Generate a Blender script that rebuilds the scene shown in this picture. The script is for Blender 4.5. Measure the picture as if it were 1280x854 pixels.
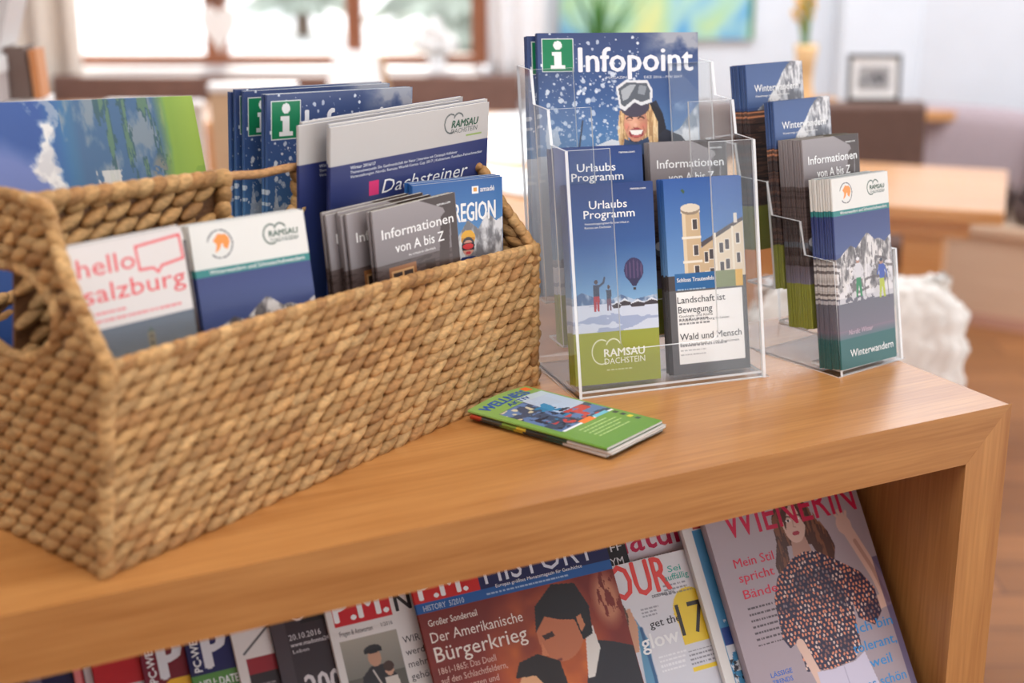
import bpy, bmesh, math, random
import numpy as np
from mathutils import Matrix, Vector, noise as mnoise

# ------------------------------------------------------------------ camera, sky, sun, exposure
SC = bpy.context.scene
for _o in list(bpy.data.objects):
    bpy.data.objects.remove(_o)
COL = SC.collection
TOP = 1.0                                   # height of the display shelf's top above the floor
CAM = Vector((-1.1562, -1.0772, TOP + 0.5282))
PITCH, YAW = 0.299, 0.482
cam_d = bpy.data.cameras.new('camera')
cam = bpy.data.objects.new('camera', cam_d)
COL.objects.link(cam)
cam.location = CAM
cam.rotation_euler = (math.pi / 2 - PITCH, 0.0012, -YAW)
cam_d.sensor_width = 36.0
cam_d.lens = 1879.15 / 1280 * 36.0
cam_d.clip_start = 0.02
cam_d.dof.use_dof = True
cam_d.dof.focus_distance = 1.585
cam_d.dof.aperture_fstop = 3.0
SC.camera = cam

world = bpy.data.worlds.new('sky')
SC.world = world
world.use_nodes = True
wn = world.node_tree.nodes
wn['Background'].inputs['Color'].default_value = (0.93, 0.965, 1.0, 1)
wn['Background'].inputs['Strength'].default_value = 2.4

FWD = Vector((math.sin(YAW), math.cos(YAW), 0))
RGT = Vector((math.cos(YAW), -math.sin(YAW), 0))
CG = Vector((CAM.x, CAM.y, 0))


def V(L, D, Z=0.0):
    """a point of the room: L metres to the right, D metres ahead along the room's axis, Z above the floor"""
    return CG + RGT * L + FWD * D + Vector((0, 0, Z))


sun_d = bpy.data.lights.new('sun', 'SUN')
sun_d.energy = 5.0
sun_d.angle = math.radians(4)
sun_d.color = (1.0, 0.95, 0.86)
sun = bpy.data.objects.new('sun', sun_d)
COL.objects.link(sun)
_sd = (-FWD * math.cos(math.radians(30)) + RGT * 0.10 - Vector((0, 0, math.sin(math.radians(30))))).normalized()
sun.rotation_euler = _sd.to_track_quat('-Z', 'Y').to_euler()
sun.location = V(-0.5, 9, 5)

for _L, _D, _sx, _e, _c in ((0.30, 0.85, 1.8, 30, (1.0, 0.97, 0.93)), (-1.9, -0.9, 1.4, 26, (1.0, 0.97, 0.93)), (-0.7, 4.3, 1.4, 40, (0.93, 0.96, 1.0)), (1.1, 4.6, 1.4, 48, (0.86, 0.93, 1.0))):  # unseen area lights added as fill for the shelf and the room behind
    lamp_d = bpy.data.lights.new('fill_light', 'AREA')
    lamp_d.shape = 'RECTANGLE'
    lamp_d.size, lamp_d.size_y = _sx, 1.2
    lamp_d.energy = _e
    lamp_d.color = _c
    lamp = bpy.data.objects.new('fill_light', lamp_d)
    COL.objects.link(lamp)
    lamp.location = V(_L, _D, 2.64)
    lamp.rotation_euler = (0, 0, -YAW)

SC.cycles.transparent_max_bounces = 48
SC.cycles.max_bounces = 10
SC.cycles.glossy_bounces = 6
SC.cycles.sample_clamp_indirect = 6.0
SC.view_settings.view_transform = 'Standard'
SC.view_settings.look = 'None'
SC.view_settings.exposure = 0.0
SC.view_settings.gamma = 1.0
SC.view_settings.use_curve_mapping = False

# ------------------------------------------------------------------ helpers


def lin(c):
    c = np.asarray(c, float)
    return np.where(c <= 0.04045, c / 12.92, ((c + 0.055) / 1.055) ** 2.4)


def rgb(r, g, b):
    return (r / 255.0, g / 255.0, b / 255.0)


class MB:
    """collects shapes, builds ONE mesh object"""

    def __init__(self):
        self.v, self.f, self.c, self.mi = [], [], [], []

    def add(self, verts, faces, col=(1, 1, 1), mi=0):
        o = len(self.v)
        self.v += [tuple(q) for q in verts]
        self.c += [col] * len(verts)
        self.f += [tuple(i + o for i in f) for f in faces]
        self.mi += [mi] * len(faces)

    def box(self, lo, hi, col=(1, 1, 1), mi=0, M=None):
        x0, y0, z0 = lo
        x1, y1, z1 = hi
        vs = [(x0, y0, z0), (x1, y0, z0), (x1, y1, z0), (x0, y1, z0), (x0, y0, z1), (x1, y0, z1), (x1, y1, z1), (x0, y1, z1)]
        if M is not None:
            vs = [M @ Vector(q) for q in vs]
        self.add(vs, [(0, 3, 2, 1), (4, 5, 6, 7), (0, 1, 5, 4), (1, 2, 6, 5), (2, 3, 7, 6), (3, 0, 4, 7)], col, mi)

    def prism(self, pts, vec, col=(1, 1, 1), mi=0, mi_side=None):
        """extrude a planar polygon (list of 3D points) by vec"""
        n = len(pts)
        a = [Vector(q) for q in pts]
        b = [q + Vector(vec) for q in a]
        self.add(a + b, [tuple(range(n))[::-1], tuple(range(n, 2 * n))], col, mi)
        self.add(a + b, [(i, (i + 1) % n, n + (i + 1) % n, n + i) for i in range(n)], col, mi if mi_side is None else mi_side)

    def tube(self, path, r, seg=8, col=(1, 1, 1), mi=0, cap=True):
        path = [Vector(q) for q in path]
        rs = r if isinstance(r, (list, tuple)) else [r] * len(path)
        vs, fs = [], []
        up = Vector((0, 0, 1))
        for i, q in enumerate(path):
            t = (path[min(i + 1, len(path) - 1)] - path[max(i - 1, 0)]).normalized()
            s = t.cross(up)
            if s.length < 1e-3:
                s = t.cross(Vector((1, 0, 0)))
            s.normalize()
            w = s.cross(t)
            for k in range(seg):
                a = 2 * math.pi * k / seg
                vs.append(q + s * math.cos(a) * rs[i] + w * math.sin(a) * rs[i])
        for i in range(len(path) - 1):
            for k in range(seg):
                k2 = (k + 1) % seg
                fs.append((i * seg + k, i * seg + k2, (i + 1) * seg + k2, (i + 1) * seg + k))
        if cap:
            fs.append(tuple(range(seg))[::-1])
            fs.append(tuple(range((len(path) - 1) * seg, len(path) * seg)))
        self.add(vs, fs, col, mi)

    def lathe(self, prof, seg=24, col=(1, 1, 1), mi=0, M=None):
        vs, fs = [], []
        for r, z in prof:
            for k in range(seg):
                a = 2 * math.pi * k / seg
                q = Vector((r * math.cos(a), r * math.sin(a), z))
                vs.append(M @ q if M is not None else q)
        for i in range(len(prof) - 1):
            for k in range(seg):
                k2 = (k + 1) % seg
                fs.append((i * seg + k, i * seg + k2, (i + 1) * seg + k2, (i + 1) * seg + k))
        self.add(vs, fs, col, mi)

    def ball(self, c, ax, ay, az, nu=8, nv=6, col=(1, 1, 1), mi=0):
        """ellipsoid with three half-axis vectors"""
        c, ax, ay, az = Vector(c), Vector(ax), Vector(ay), Vector(az)
        vs = [c - ax]
        for i in range(1, nv):
            th = math.pi * i / nv
            ct, st = -math.cos(th), math.sin(th)
            for k in range(nu):
                a = 2 * math.pi * k / nu
                vs.append(c + ax * ct + (ay * math.cos(a) + az * math.sin(a)) * st)
        vs.append(c + ax)
        fs = []
        for k in range(nu):
            fs.append((0, 1 + (k + 1) % nu, 1 + k))
        for i in range(nv - 2):
            for k in range(nu):
                k2 = (k + 1) % nu
                fs.append((1 + i * nu + k, 1 + i * nu + k2, 1 + (i + 1) * nu + k2, 1 + (i + 1) * nu + k))
        e = len(vs) - 1
        for k in range(nu):
            fs.append((e, 1 + (nv - 2) * nu + k, 1 + (nv - 2) * nu + (k + 1) % nu))
        self.add(vs, fs, col, mi)

    def mesh(self, name, mats, smooth=False):
        me = bpy.data.meshes.new(name)
        me.from_pydata(self.v, [], self.f)
        for m in (mats if isinstance(mats, (list, tuple)) else [mats]):
            me.materials.append(m)
        if any(self.mi):
            me.polygons.foreach_set('material_index', self.mi)
        ca = me.color_attributes.new('Col', 'FLOAT_COLOR', 'POINT')
        arr = np.ones((len(self.v), 4), np.float32)
        arr[:, :3] = lin(np.array(self.c, float).reshape(-1, 3))
        ca.data.foreach_set('color', arr.ravel())
        if smooth:
            me.polygons.foreach_set('use_smooth', [True] * len(self.f))
        me.update()
        return me

    def build(self, name, mats, parent=None, smooth=False, bevel=0.0, fix=True):
        me = self.mesh(name, mats, smooth)
        if fix:
            bm = bmesh.new()
            bm.from_mesh(me)
            bmesh.ops.recalc_face_normals(bm, faces=bm.faces)
            bm.to_mesh(me)
            bm.free()
        return link(name, me, parent, bevel)


def link(name, me, parent=None, bevel=0.0):
    o = bpy.data.objects.new(name, me)
    COL.objects.link(o)
    if parent is not None:
        o.parent = parent
    if bevel:
        b = o.modifiers.new('bevel', 'BEVEL')
        b.width = bevel
        b.segments = 3
        b.limit_method = 'ANGLE'
        b.angle_limit = math.radians(40)
        w = o.modifiers.new('wn', 'WEIGHTED_NORMAL')
        w.keep_sharp = True
    return o


def tag(o, label=None, cat=None, group=None, kind=None):
    if label:
        o['label'] = label
    if cat:
        o['category'] = cat
    if group:
        o['group'] = group
    if kind:
        o['kind'] = kind
    return o


def empty(name, M=None, label=None, cat=None, group=None):
    o = bpy.data.objects.new(name, None)
    o.empty_display_size = 0.05
    COL.objects.link(o)
    if M is not None:
        o.matrix_world = M
    return tag(o, label, cat, group)


def children(o):
    return [c for c in bpy.data.objects if c.parent == o]


def copy_tree(o, parent=None):
    c = o.copy()
    COL.objects.link(c)
    if parent is not None:
        c.parent = parent
    for ch in children(o):
        copy_tree(ch, c)
    return c


def room_M(L, D, Z=0.0, rot=0.0):
    return Matrix.Translation(V(L, D, Z)) @ Matrix.Rotation(-YAW + rot, 4, 'Z')


def pose(x, y, z, yaw, tilt=0.0, roll=0.0):
    return (Matrix.Translation((x, y, z + TOP)) @ Matrix.Rotation(yaw, 4, 'Z') @ Matrix.Rotation(-tilt, 4, 'X')
            @ Matrix.Rotation(-roll, 4, 'Y'))


# ------------------------------------------------------------------ materials
def new_mat(name):
    m = bpy.data.materials.new(name)
    m.use_nodes = True
    nt = m.node_tree
    return m, nt, nt.nodes['Principled BSDF']


def plain(name, col, rough=0.5, spec=0.5, metal=0.0, noise=0.0, nscale=20.0, bump=0.0, emit=None):
    m, nt, b = new_mat(name)
    c = tuple(lin(col)) + (1,)
    b.inputs['Base Color'].default_value = c
    b.inputs['Roughness'].default_value = rough
    b.inputs['Specular IOR Level'].default_value = spec
    b.inputs['Metallic'].default_value = metal
    if noise or bump:
        tc = nt.nodes.new('ShaderNodeTexCoord')
        n = nt.nodes.new('ShaderNodeTexNoise')
        n.inputs['Scale'].default_value = nscale
        n.inputs['Detail'].default_value = 5
        nt.links.new(tc.outputs['Object'], n.inputs['Vector'])
        if noise:
            r = nt.nodes.new('ShaderNodeValToRGB')
            d = np.array(c[:3])
            r.color_ramp.elements[0].position = 0.3
            r.color_ramp.elements[1].position = 0.7
            r.color_ramp.elements[0].color = tuple(d * (1 - noise)) + (1,)
            r.color_ramp.elements[1].color = tuple(np.minimum(1, d * (1 + noise))) + (1,)
            nt.links.new(n.outputs['Fac'], r.inputs['Fac'])
            nt.links.new(r.outputs['Color'], b.inputs['Base Color'])
        if bump:
            bp = nt.nodes.new('ShaderNodeBump')
            bp.inputs['Strength'].default_value = bump
            bp.inputs['Distance'].default_value = 0.004
            nt.links.new(n.outputs['Fac'], bp.inputs['Height'])
            nt.links.new(bp.outputs['Normal'], b.inputs['Normal'])
    return m


def wood(name, dark, light, axis=0, rough=0.38, scale=1.0, coat=0.0, contrast=1.0):
    """long-grained oak: stretched noise along one axis plus fine pores"""
    m, nt, b = new_mat(name)
    L = nt.links
    tc = nt.nodes.new('ShaderNodeTexCoord')
    mp = nt.nodes.new('ShaderNodeMapping')
    s = [26.0 * scale] * 3
    s[axis] = 1.6 * scale
    mp.inputs['Scale'].default_value = s
    L.new(tc.outputs['Object'], mp.inputs['Vector'])
    n1 = nt.nodes.new('ShaderNodeTexNoise')
    n1.inputs['Scale'].default_value = 1.0
    n1.inputs['Detail'].default_value = 6
    n1.inputs['Distortion'].default_value = 0.6
    L.new(mp.outputs[0], n1.inputs['Vector'])
    mp2 = nt.nodes.new('ShaderNodeMapping')
    s2 = [260.0 * scale] * 3
    s2[axis] = 9.0 * scale
    mp2.inputs['Scale'].default_value = s2
    L.new(tc.outputs['Object'], mp2.inputs['Vector'])
    n2 = nt.nodes.new('ShaderNodeTexNoise')
    n2.inputs['Scale'].default_value = 1.0
    n2.inputs['Detail'].default_value = 3
    L.new(mp2.outputs[0], n2.inputs['Vector'])
    mix = nt.nodes.new('ShaderNodeMath')
    mix.operation = 'MULTIPLY_ADD'
    mix.inputs[1].default_value = 0.45
    L.new(n2.outputs['Fac'], mix.inputs[0])
    mul = nt.nodes.new('ShaderNodeMath')
    mul.operation = 'MULTIPLY'
    mul.inputs[1].default_value = 0.55
    L.new(n1.outputs['Fac'], mul.inputs[0])
    L.new(mul.outputs[0], mix.inputs[2])
    r = nt.nodes.new('ShaderNodeValToRGB')
    r.color_ramp.elements[0].position = 0.5 - 0.16 / contrast
    r.color_ramp.elements[1].position = 0.5 + 0.16 / contrast
    r.color_ramp.elements[0].color = tuple(lin(dark)) + (1,)
    r.color_ramp.elements[1].color = tuple(lin(light)) + (1,)
    L.new(mix.outputs[0], r.inputs['Fac'])
    L.new(r.outputs['Color'], b.inputs['Base Color'])
    b.inputs['Roughness'].default_value = rough
    b.inputs['Coat Weight'].default_value = coat
    b.inputs['Coat Roughness'].default_value = 0.25
    bp = nt.nodes.new('ShaderNodeBump')
    bp.inputs['Strength'].default_value = 0.12
    bp.inputs['Distance'].default_value = 0.001
    L.new(n2.outputs['Fac'], bp.inputs['Height'])
    L.new(bp.outputs['Normal'], b.inputs['Normal'])
    return m


def col_mat(name, rough, spec=0.5, coat=0.0, nscale=0.0, namp=0.0, bump=0.0, stretch=(1, 1, 1)):
    """colour comes from the mesh's own colour attribute (printed ink, dyed straw)"""
    m, nt, b = new_mat(name)
    a = nt.nodes.new('ShaderNodeAttribute')
    a.attribute_name = 'Col'
    b.inputs['Roughness'].default_value = rough
    b.inputs['Specular IOR Level'].default_value = spec
    b.inputs['Coat Weight'].default_value = coat
    b.inputs['Coat Roughness'].default_value = 0.12
    out = a.outputs['Color']
    if nscale:
        tc = nt.nodes.new('ShaderNodeTexCoord')
        mp = nt.nodes.new('ShaderNodeMapping')
        mp.inputs['Scale'].default_value = stretch
        n = nt.nodes.new('ShaderNodeTexNoise')
        n.inputs['Scale'].default_value = nscale
        n.inputs['Detail'].default_value = 4
        nt.links.new(tc.outputs['Object'], mp.inputs['Vector'])
        nt.links.new(mp.outputs[0], n.inputs['Vector'])
        mr = nt.nodes.new('ShaderNodeMapRange')
        mr.inputs['From Min'].default_value = 0.25
        mr.inputs['From Max'].default_value = 0.75
        mr.inputs['To Min'].default_value = 1 - namp
        mr.inputs['To Max'].default_value = 1 + namp
        nt.links.new(n.outputs['Fac'], mr.inputs['Value'])
        vm = nt.nodes.new('ShaderNodeVectorMath')
        vm.operation = 'SCALE'
        nt.links.new(out, vm.inputs[0])
        nt.links.new(mr.outputs['Result'], vm.inputs['Scale'])
        out = vm.outputs['Vector']
        if bump:
            bp = nt.nodes.new('ShaderNodeBump')
            bp.inputs['Strength'].default_value = bump
            bp.inputs['Distance'].default_value = 0.002
            nt.links.new(n.outputs['Fac'], bp.inputs['Height'])
            nt.links.new(bp.outputs['Normal'], b.inputs['Normal'])
    nt.links.new(out, b.inputs['Base Color'])
    return m


def acrylic_mat(name, edge=False):
    m, nt, b = new_mat(name)
    nt.nodes.remove(b)
    out = nt.nodes['Material Output']
    tr = nt.nodes.new('ShaderNodeBsdfTransparent')
    gl = nt.nodes.new('ShaderNodeBsdfGlossy')
    gl.inputs['Roughness'].default_value = 0.03
    fr = nt.nodes.new('ShaderNodeFresnel')
    ge = nt.nodes.new('ShaderNodeNewGeometry')
    mr = nt.nodes.new('ShaderNodeMapRange')      # thin sheet: both faces mirror like the outer one
    mr.inputs['To Min'].default_value = 1.38
    mr.inputs['To Max'].default_value = 1 / 1.38
    nt.links.new(ge.outputs['Backfacing'], mr.inputs['Value'])
    nt.links.new(mr.outputs['Result'], fr.inputs['IOR'])
    mix = nt.nodes.new('ShaderNodeMixShader')
    if edge:
        tr.inputs['Color'].default_value = (0.86, 0.92, 0.95, 1)
        tl = nt.nodes.new('ShaderNodeBsdfDiffuse')
        tl.inputs['Color'].default_value = (0.94, 0.96, 0.98, 1)
        m2 = nt.nodes.new('ShaderNodeMixShader')
        m2.inputs['Fac'].default_value = 0.8
        nt.links.new(tr.outputs[0], m2.inputs[1])
        nt.links.new(tl.outputs[0], m2.inputs[2])
        nt.links.new(m2.outputs[0], mix.inputs[1])
        gl.inputs['Roughness'].default_value = 0.12
    else:
        tr.inputs['Color'].default_value = (0.985, 0.99, 0.992, 1)
        nt.links.new(tr.outputs[0], mix.inputs[1])
    nt.links.new(gl.outputs[0], mix.inputs[2])
    nt.links.new(fr.outputs[0], mix.inputs['Fac'])
    nt.links.new(mix.outputs[0], out.inputs['Surface'])
    return m


OAK_X = wood('oak_board', rgb(164, 107, 54), rgb(200, 143, 83), 0, 0.34, coat=0.3)
OAK_Z = wood('oak_upright', rgb(168, 110, 58), rgb(202, 144, 84), 2, 0.38, coat=0.1)
OAK_IN = wood('oak_inner', rgb(150, 100, 62), rgb(190, 134, 88), 2, 0.5)
TABLE_W = wood('table_wood', rgb(204, 138, 80), rgb(226, 168, 108), 0, 0.28, 0.6, coat=0.6)
CHAIR_W = wood('chair_wood', rgb(190, 128, 70), rgb(220, 164, 104), 2, 0.4, 0.6)
FRAME_W = wood('window_wood', rgb(132, 78, 52), rgb(170, 108, 76), 2, 0.5, 0.6)
FRAME_H = wood('window_wood_across', rgb(132, 78, 52), rgb(170, 108, 76), 0, 0.5, 0.6)
PALE_W = wood('pale_panel', rgb(214, 180, 150), rgb(232, 204, 178), 0, 0.5, 0.5)
PRINT = col_mat('printed_paper', 0.42, 0.45, 0.15)
PAGES = col_mat('page_edges', 0.8, 0.2)
STRAW = col_mat('seagrass', 0.62, 0.3, 0, 160, 0.32, 0.5, (1, 1, 2.2))
ACR = acrylic_mat('clear_acrylic')
ACRE = acrylic_mat('acrylic_edge', True)
WALL = plain('white_plaster', rgb(234, 237, 242), 0.9, 0.2, noise=0.02, nscale=6, bump=0.05)
CREAM = plain('curtain_cream', rgb(232, 222, 210), 0.95, 0.1, noise=0.05, nscale=40)
WHITECLOTH = plain('curtain_white', rgb(244, 242, 242), 0.95, 0.1, noise=0.03, nscale=40)
BROWN = plain('brown_upholstery', rgb(104, 78, 68), 0.6, 0.3, noise=0.08, nscale=30, bump=0.1)
BENCHB = plain('dark_bench_wood', rgb(128, 98, 88), 0.55, 0.3, noise=0.1, nscale=14)
MAUVE = plain('mauve_fabric', rgb(186, 168, 172), 0.95, 0.1, noise=0.06, nscale=60, bump=0.2)
FLEECE = plain('sheep_fleece', rgb(248, 244, 238), 0.95, 0.1, noise=0.04, nscale=40, bump=0.6)
WHITE = plain('white_gloss', rgb(246, 246, 246), 0.3, 0.5)
MATT_WHITE = plain('white_matt', rgb(246, 245, 243), 0.8, 0.2)
BEIGE = plain('beige_leather', rgb(226, 196, 160), 0.55, 0.3, noise=0.04, nscale=20)
BLACKF = plain('black_frame', rgb(40, 38, 38), 0.4, 0.5)
GREEN = plain('leaf_green', rgb(86, 138, 70), 0.6, 0.3, noise=0.2, nscale=14)
YELLOW = plain('yellow_petals', rgb(244, 186, 60), 0.7, 0.2, noise=0.15, nscale=30)
VASE = plain('amber_vase', rgb(242, 200, 146), 0.15, 0.5, noise=0.15, nscale=12)
TERRA = plain('clay_pot', rgb(190, 120, 86), 0.8, 0.2)
SNOW = plain('snow', rgb(250, 250, 252), 0.9, 0.1)
FIR = plain('fir_green', rgb(158, 166, 156), 0.9, 0.1, noise=0.4, nscale=4)
BARK = plain('bark', rgb(96, 76, 62), 0.9, 0.1)
CLOTHRUG = None


def rug_mat():
    m, nt, b = new_mat('patterned_throw')
    tc = nt.nodes.new('ShaderNodeTexCoord')
    vo = nt.nodes.new('ShaderNodeTexVoronoi')
    vo.inputs['Scale'].default_value = 6.5
    w = nt.nodes.new('ShaderNodeMath')
    w.operation = 'SINE'
    mu = nt.nodes.new('ShaderNodeMath')
    mu.operation = 'MULTIPLY'
    mu.inputs[1].default_value = 26
    nt.links.new(tc.outputs['Object'], vo.inputs['Vector'])
    nt.links.new(vo.outputs['Distance'], mu.inputs[0])
    nt.links.new(mu.outputs[0], w.inputs[0])
    r = nt.nodes.new('ShaderNodeValToRGB')
    r.color_ramp.elements[0].color = tuple(lin(rgb(62, 46, 44))) + (1,)
    r.color_ramp.elements[1].color = tuple(lin(rgb(158, 138, 132))) + (1,)
    r.color_ramp.elements[0].position = 0.45
    nt.links.new(w.outputs[0], r.inputs['Fac'])
    nt.links.new(r.outputs['Color'], b.inputs['Base Color'])
    b.inputs['Roughness'].default_value = 0.95
    return m


RUG = rug_mat()


def floor_mat():
    m, nt, b = new_mat('plank_floor')
    tc = nt.nodes.new('ShaderNodeTexCoord')
    br = nt.nodes.new('ShaderNodeTexBrick')
    br.inputs['Scale'].default_value = 1.0
    br.inputs['Brick Width'].default_value = 1.1
    br.inputs['Row Height'].default_value = 0.16
    br.inputs['Mortar Size'].default_value = 0.004
    br.inputs['Color1'].default_value = tuple(lin(rgb(168, 112, 66))) + (1,)
    br.inputs['Color2'].default_value = tuple(lin(rgb(142, 92, 52))) + (1,)
    br.inputs['Mortar'].default_value = tuple(lin(rgb(120, 76, 50))) + (1,)
    nt.links.new(tc.outputs['Object'], br.inputs['Vector'])
    mp = nt.nodes.new('ShaderNodeMapping')
    mp.inputs['Scale'].default_value = (2, 30, 1)
    n = nt.nodes.new('ShaderNodeTexNoise')
    n.inputs['Scale'].default_value = 1.5
    n.inputs['Detail'].default_value = 5
    nt.links.new(tc.outputs['Object'], mp.inputs['Vector'])
    nt.links.new(mp.outputs[0], n.inputs['Vector'])
    mx = nt.nodes.new('ShaderNodeMixRGB')
    mx.blend_type = 'OVERLAY'
    mx.inputs['Fac'].default_value = 0.35
    nt.links.new(br.outputs['Color'], mx.inputs[1])
    nt.links.new(n.outputs['Fac'], mx.inputs[2])
    nt.links.new(mx.outputs[0], b.inputs['Base Color'])
    b.inputs['Roughness'].default_value = 0.55
    return m


FLOORM = floor_mat()

# ------------------------------------------------------------------ printing: a cover's ink is computed per point of its sheet
class Canvas:
    """a printed sheet, coordinates in mm from its top left corner"""

    def __init__(self, w, h, base, ppm=1.5):
        self.w, self.h, self.ppm = w, h, ppm
        self.nx, self.ny = int(round(w * ppm)), int(round(h * ppm))
        self.X, self.Y = np.meshgrid(np.linspace(0, w, self.nx + 1), np.linspace(0, h, self.ny + 1))
        self.A = np.ones((self.ny + 1, self.nx + 1, 3)) * np.array(base)

    def put(self, mask, c, a=1.0):
        m = np.clip(mask.astype(float) * a, 0, 1)[..., None]
        self.A = self.A * (1 - m) + np.asarray(c, float) * m

    def rect(self, x0, y0, x1, y1, c, a=1.0):
        self.put((self.X >= x0) & (self.X <= x1) & (self.Y >= y0) & (self.Y <= y1), c, a)

    def grad(self, y0, y1, c0, c1, x0=-1e9, x1=1e9):
        t = np.clip((self.Y - y0) / (y1 - y0), 0, 1)[..., None]
        col = np.asarray(c0) * (1 - t) + np.asarray(c1) * t
        m = ((self.Y >= y0) & (self.Y <= y1) & (self.X >= x0) & (self.X <= x1))[..., None]
        self.A = np.where(m, col, self.A)

    def inside(self, pts):
        X, Y = self.X, self.Y
        r = np.zeros(X.shape, bool)
        n = len(pts)
        for i in range(n):
            x0, y0 = pts[i]
            x1, y1 = pts[(i + 1) % n]
            if y0 == y1:
                continue
            k = ((y0 > Y) != (y1 > Y)) & (X < (x1 - x0) * (Y - y0) / (y1 - y0) + x0)
            r ^= k
        return r

    def poly(self, pts, c, a=1.0):
        self.put(self.inside(pts), c, a)

    def d_ell(self, cx, cy, rx, ry, rot=0):
        x, y = self.X - cx, self.Y - cy
        if rot:
            s, k = math.sin(rot), math.cos(rot)
            x, y = x * k + y * s, -x * s + y * k
        return np.sqrt((x / rx) ** 2 + (y / ry) ** 2)

    def ell(self, cx, cy, rx, ry, c, a=1.0, rot=0, soft=0.0):
        d = self.d_ell(cx, cy, rx, ry, rot)
        self.put(np.clip((1 - d) / soft, 0, 1) if soft else d <= 1, c, a)

    def ring(self, cx, cy, r, t, c, a=1.0, a0=-9, a1=9):
        d = np.hypot(self.X - cx, self.Y - cy)
        an = np.arctan2(self.Y - cy, self.X - cx)
        self.put((np.abs(d - r) < t / 2) & (an > a0) & (an < a1), c, a)

    def line(self, pts, t, c, a=1.0):
        for (x0, y0), (x1, y1) in zip(pts, pts[1:]):
            dx, dy = x1 - x0, y1 - y0
            q = np.clip(((self.X - x0) * dx + (self.Y - y0) * dy) / (dx * dx + dy * dy + 1e-9), 0, 1)
            d = np.hypot(self.X - x0 - q * dx, self.Y - y0 - q * dy)
            self.put(np.clip((t / 2 - d) * self.ppm + 0.5, 0, 1), c, a)

    def noise(self, s, seed, oct=4, sx=1.0, sy=1.0):
        rng = np.random.RandomState(seed)
        out = np.zeros(self.X.shape)
        amp, tot = 1.0, 0
        for o in range(oct):
            g = rng.rand(64, 64)
            x, y = self.X / (s * sx) * 2 ** o, self.Y / (s * sy) * 2 ** o
            xi, yi = np.floor(x).astype(int), np.floor(y).astype(int)
            fx, fy = x - xi, y - yi
            fx, fy = fx * fx * (3 - 2 * fx), fy * fy * (3 - 2 * fy)
            G = lambda i, j: g[(yi + j) % 64, (xi + i) % 64]
            out += amp * ((G(0, 0) * (1 - fx) + G(1, 0) * fx) * (1 - fy) + (G(0, 1) * (1 - fx) + G(1, 1) * fx) * fy)
            tot += amp
            amp *= 0.55
        return out / tot

    def rock(self, pts, c0, c1, s, seed, rot=0.5):
        """a mountain: polygon filled with ridged light and dark rock"""
        m = self.inside(pts)
        n = self.noise(s, seed, 5, 0.7, 1.3)
        t = np.clip((n - 0.38) / 0.24, 0, 1)[..., None]
        col = np.asarray(c0) * (1 - t) + np.asarray(c1) * t
        self.A = np.where(m[..., None], col, self.A)

    def greek(self, x, y, w, n, dy, t, c, a=0.8, seed=0):
        """lines of type too small to read"""
        rng = random.Random(seed)
        for i in range(n):
            xx = x
            end = x + w * (0.75 + 0.25 * rng.random())
            while xx < end:
                l = rng.uniform(1.6, 5)
                self.rect(xx, y + i * dy - t, min(xx + l, end), y + i * dy, c, a)
                xx += l + 1.0


_glyph = {}


def glyphs(s, bold, italic):
    k = (s, bold, italic)
    if k in _glyph:
        return _glyph[k]
    cu = bpy.data.curves.new('txt', 'FONT')
    cu.body = s
    cu.size = 1.0
    cu.resolution_u = 2
    cu.offset = bold
    cu.shear = italic
    o = bpy.data.objects.new('txt', cu)
    COL.objects.link(o)
    dg = bpy.context.evaluated_depsgraph_get()
    ev = o.evaluated_get(dg)
    me = ev.to_mesh()
    vs = np.array([v.co[:2] for v in me.vertices]) if len(me.vertices) else np.zeros((0, 2))
    fs = [tuple(p.vertices) for p in me.polygons]
    ev.to_mesh_clear()
    bpy.data.objects.remove(o)
    bpy.data.curves.remove(cu)
    _glyph[k] = (vs, fs)
    return _glyph[k]


CAPH = None


def T(s, x, y, cap, c, w=None, bold=0.012, italic=0.0, rot=0.0, lay=1, align='l'):
    return dict(s=s, x=x, y=y, cap=cap, c=c, w=w, bold=bold, italic=italic, rot=rot, lay=lay, align=align)


def text_geo(t):
    """mm coordinates (x right, y down) and faces of one line of lettering"""
    global CAPH
    if CAPH is None:
        CAPH = glyphs('H', 0.0, 0.0)[0][:, 1].max()
    vs, fs = glyphs(t['s'], 0.0, t['italic'])
    if len(vs) == 0:
        return vs, fs
    sy = t['cap'] / CAPH
    vx = (vs[:, 0] - vs[:, 0].min())
    sx = t['w'] / vx.max() if t['w'] else sy
    px = vx * sx
    if t['align'] == 'c':
        px = px - px.max() / 2
    if t['align'] == 'r':
        px = px - px.max()
    py = -vs[:, 1] * sy
    if t['rot']:
        k, q = math.cos(t['rot']), math.sin(t['rot'])
        px, py = px * k - py * q, px * q + py * k
    out = np.stack([px + t['x'], py + t['y']], 1)
    if t['bold'] > .003:                         # heavier letters: the strokes are printed several times, slightly shifted
        n = len(out)
        d = t['bold'] * t['cap'] * .9
        G, FF = [], []
        for k, (a, b) in enumerate(((0, 0), (-d, 0), (d, 0), (0, -d * .6), (0, d * .6))):
            G.append(np.concatenate([out + np.array([a, b]), np.full((n, 1), k * 2.5e-5)], 1))
            FF += [tuple(i + k * n for i in f) for f in fs]
        return np.concatenate(G), FF
    return np.concatenate([out, np.zeros((len(out), 1))], 1), fs


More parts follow.
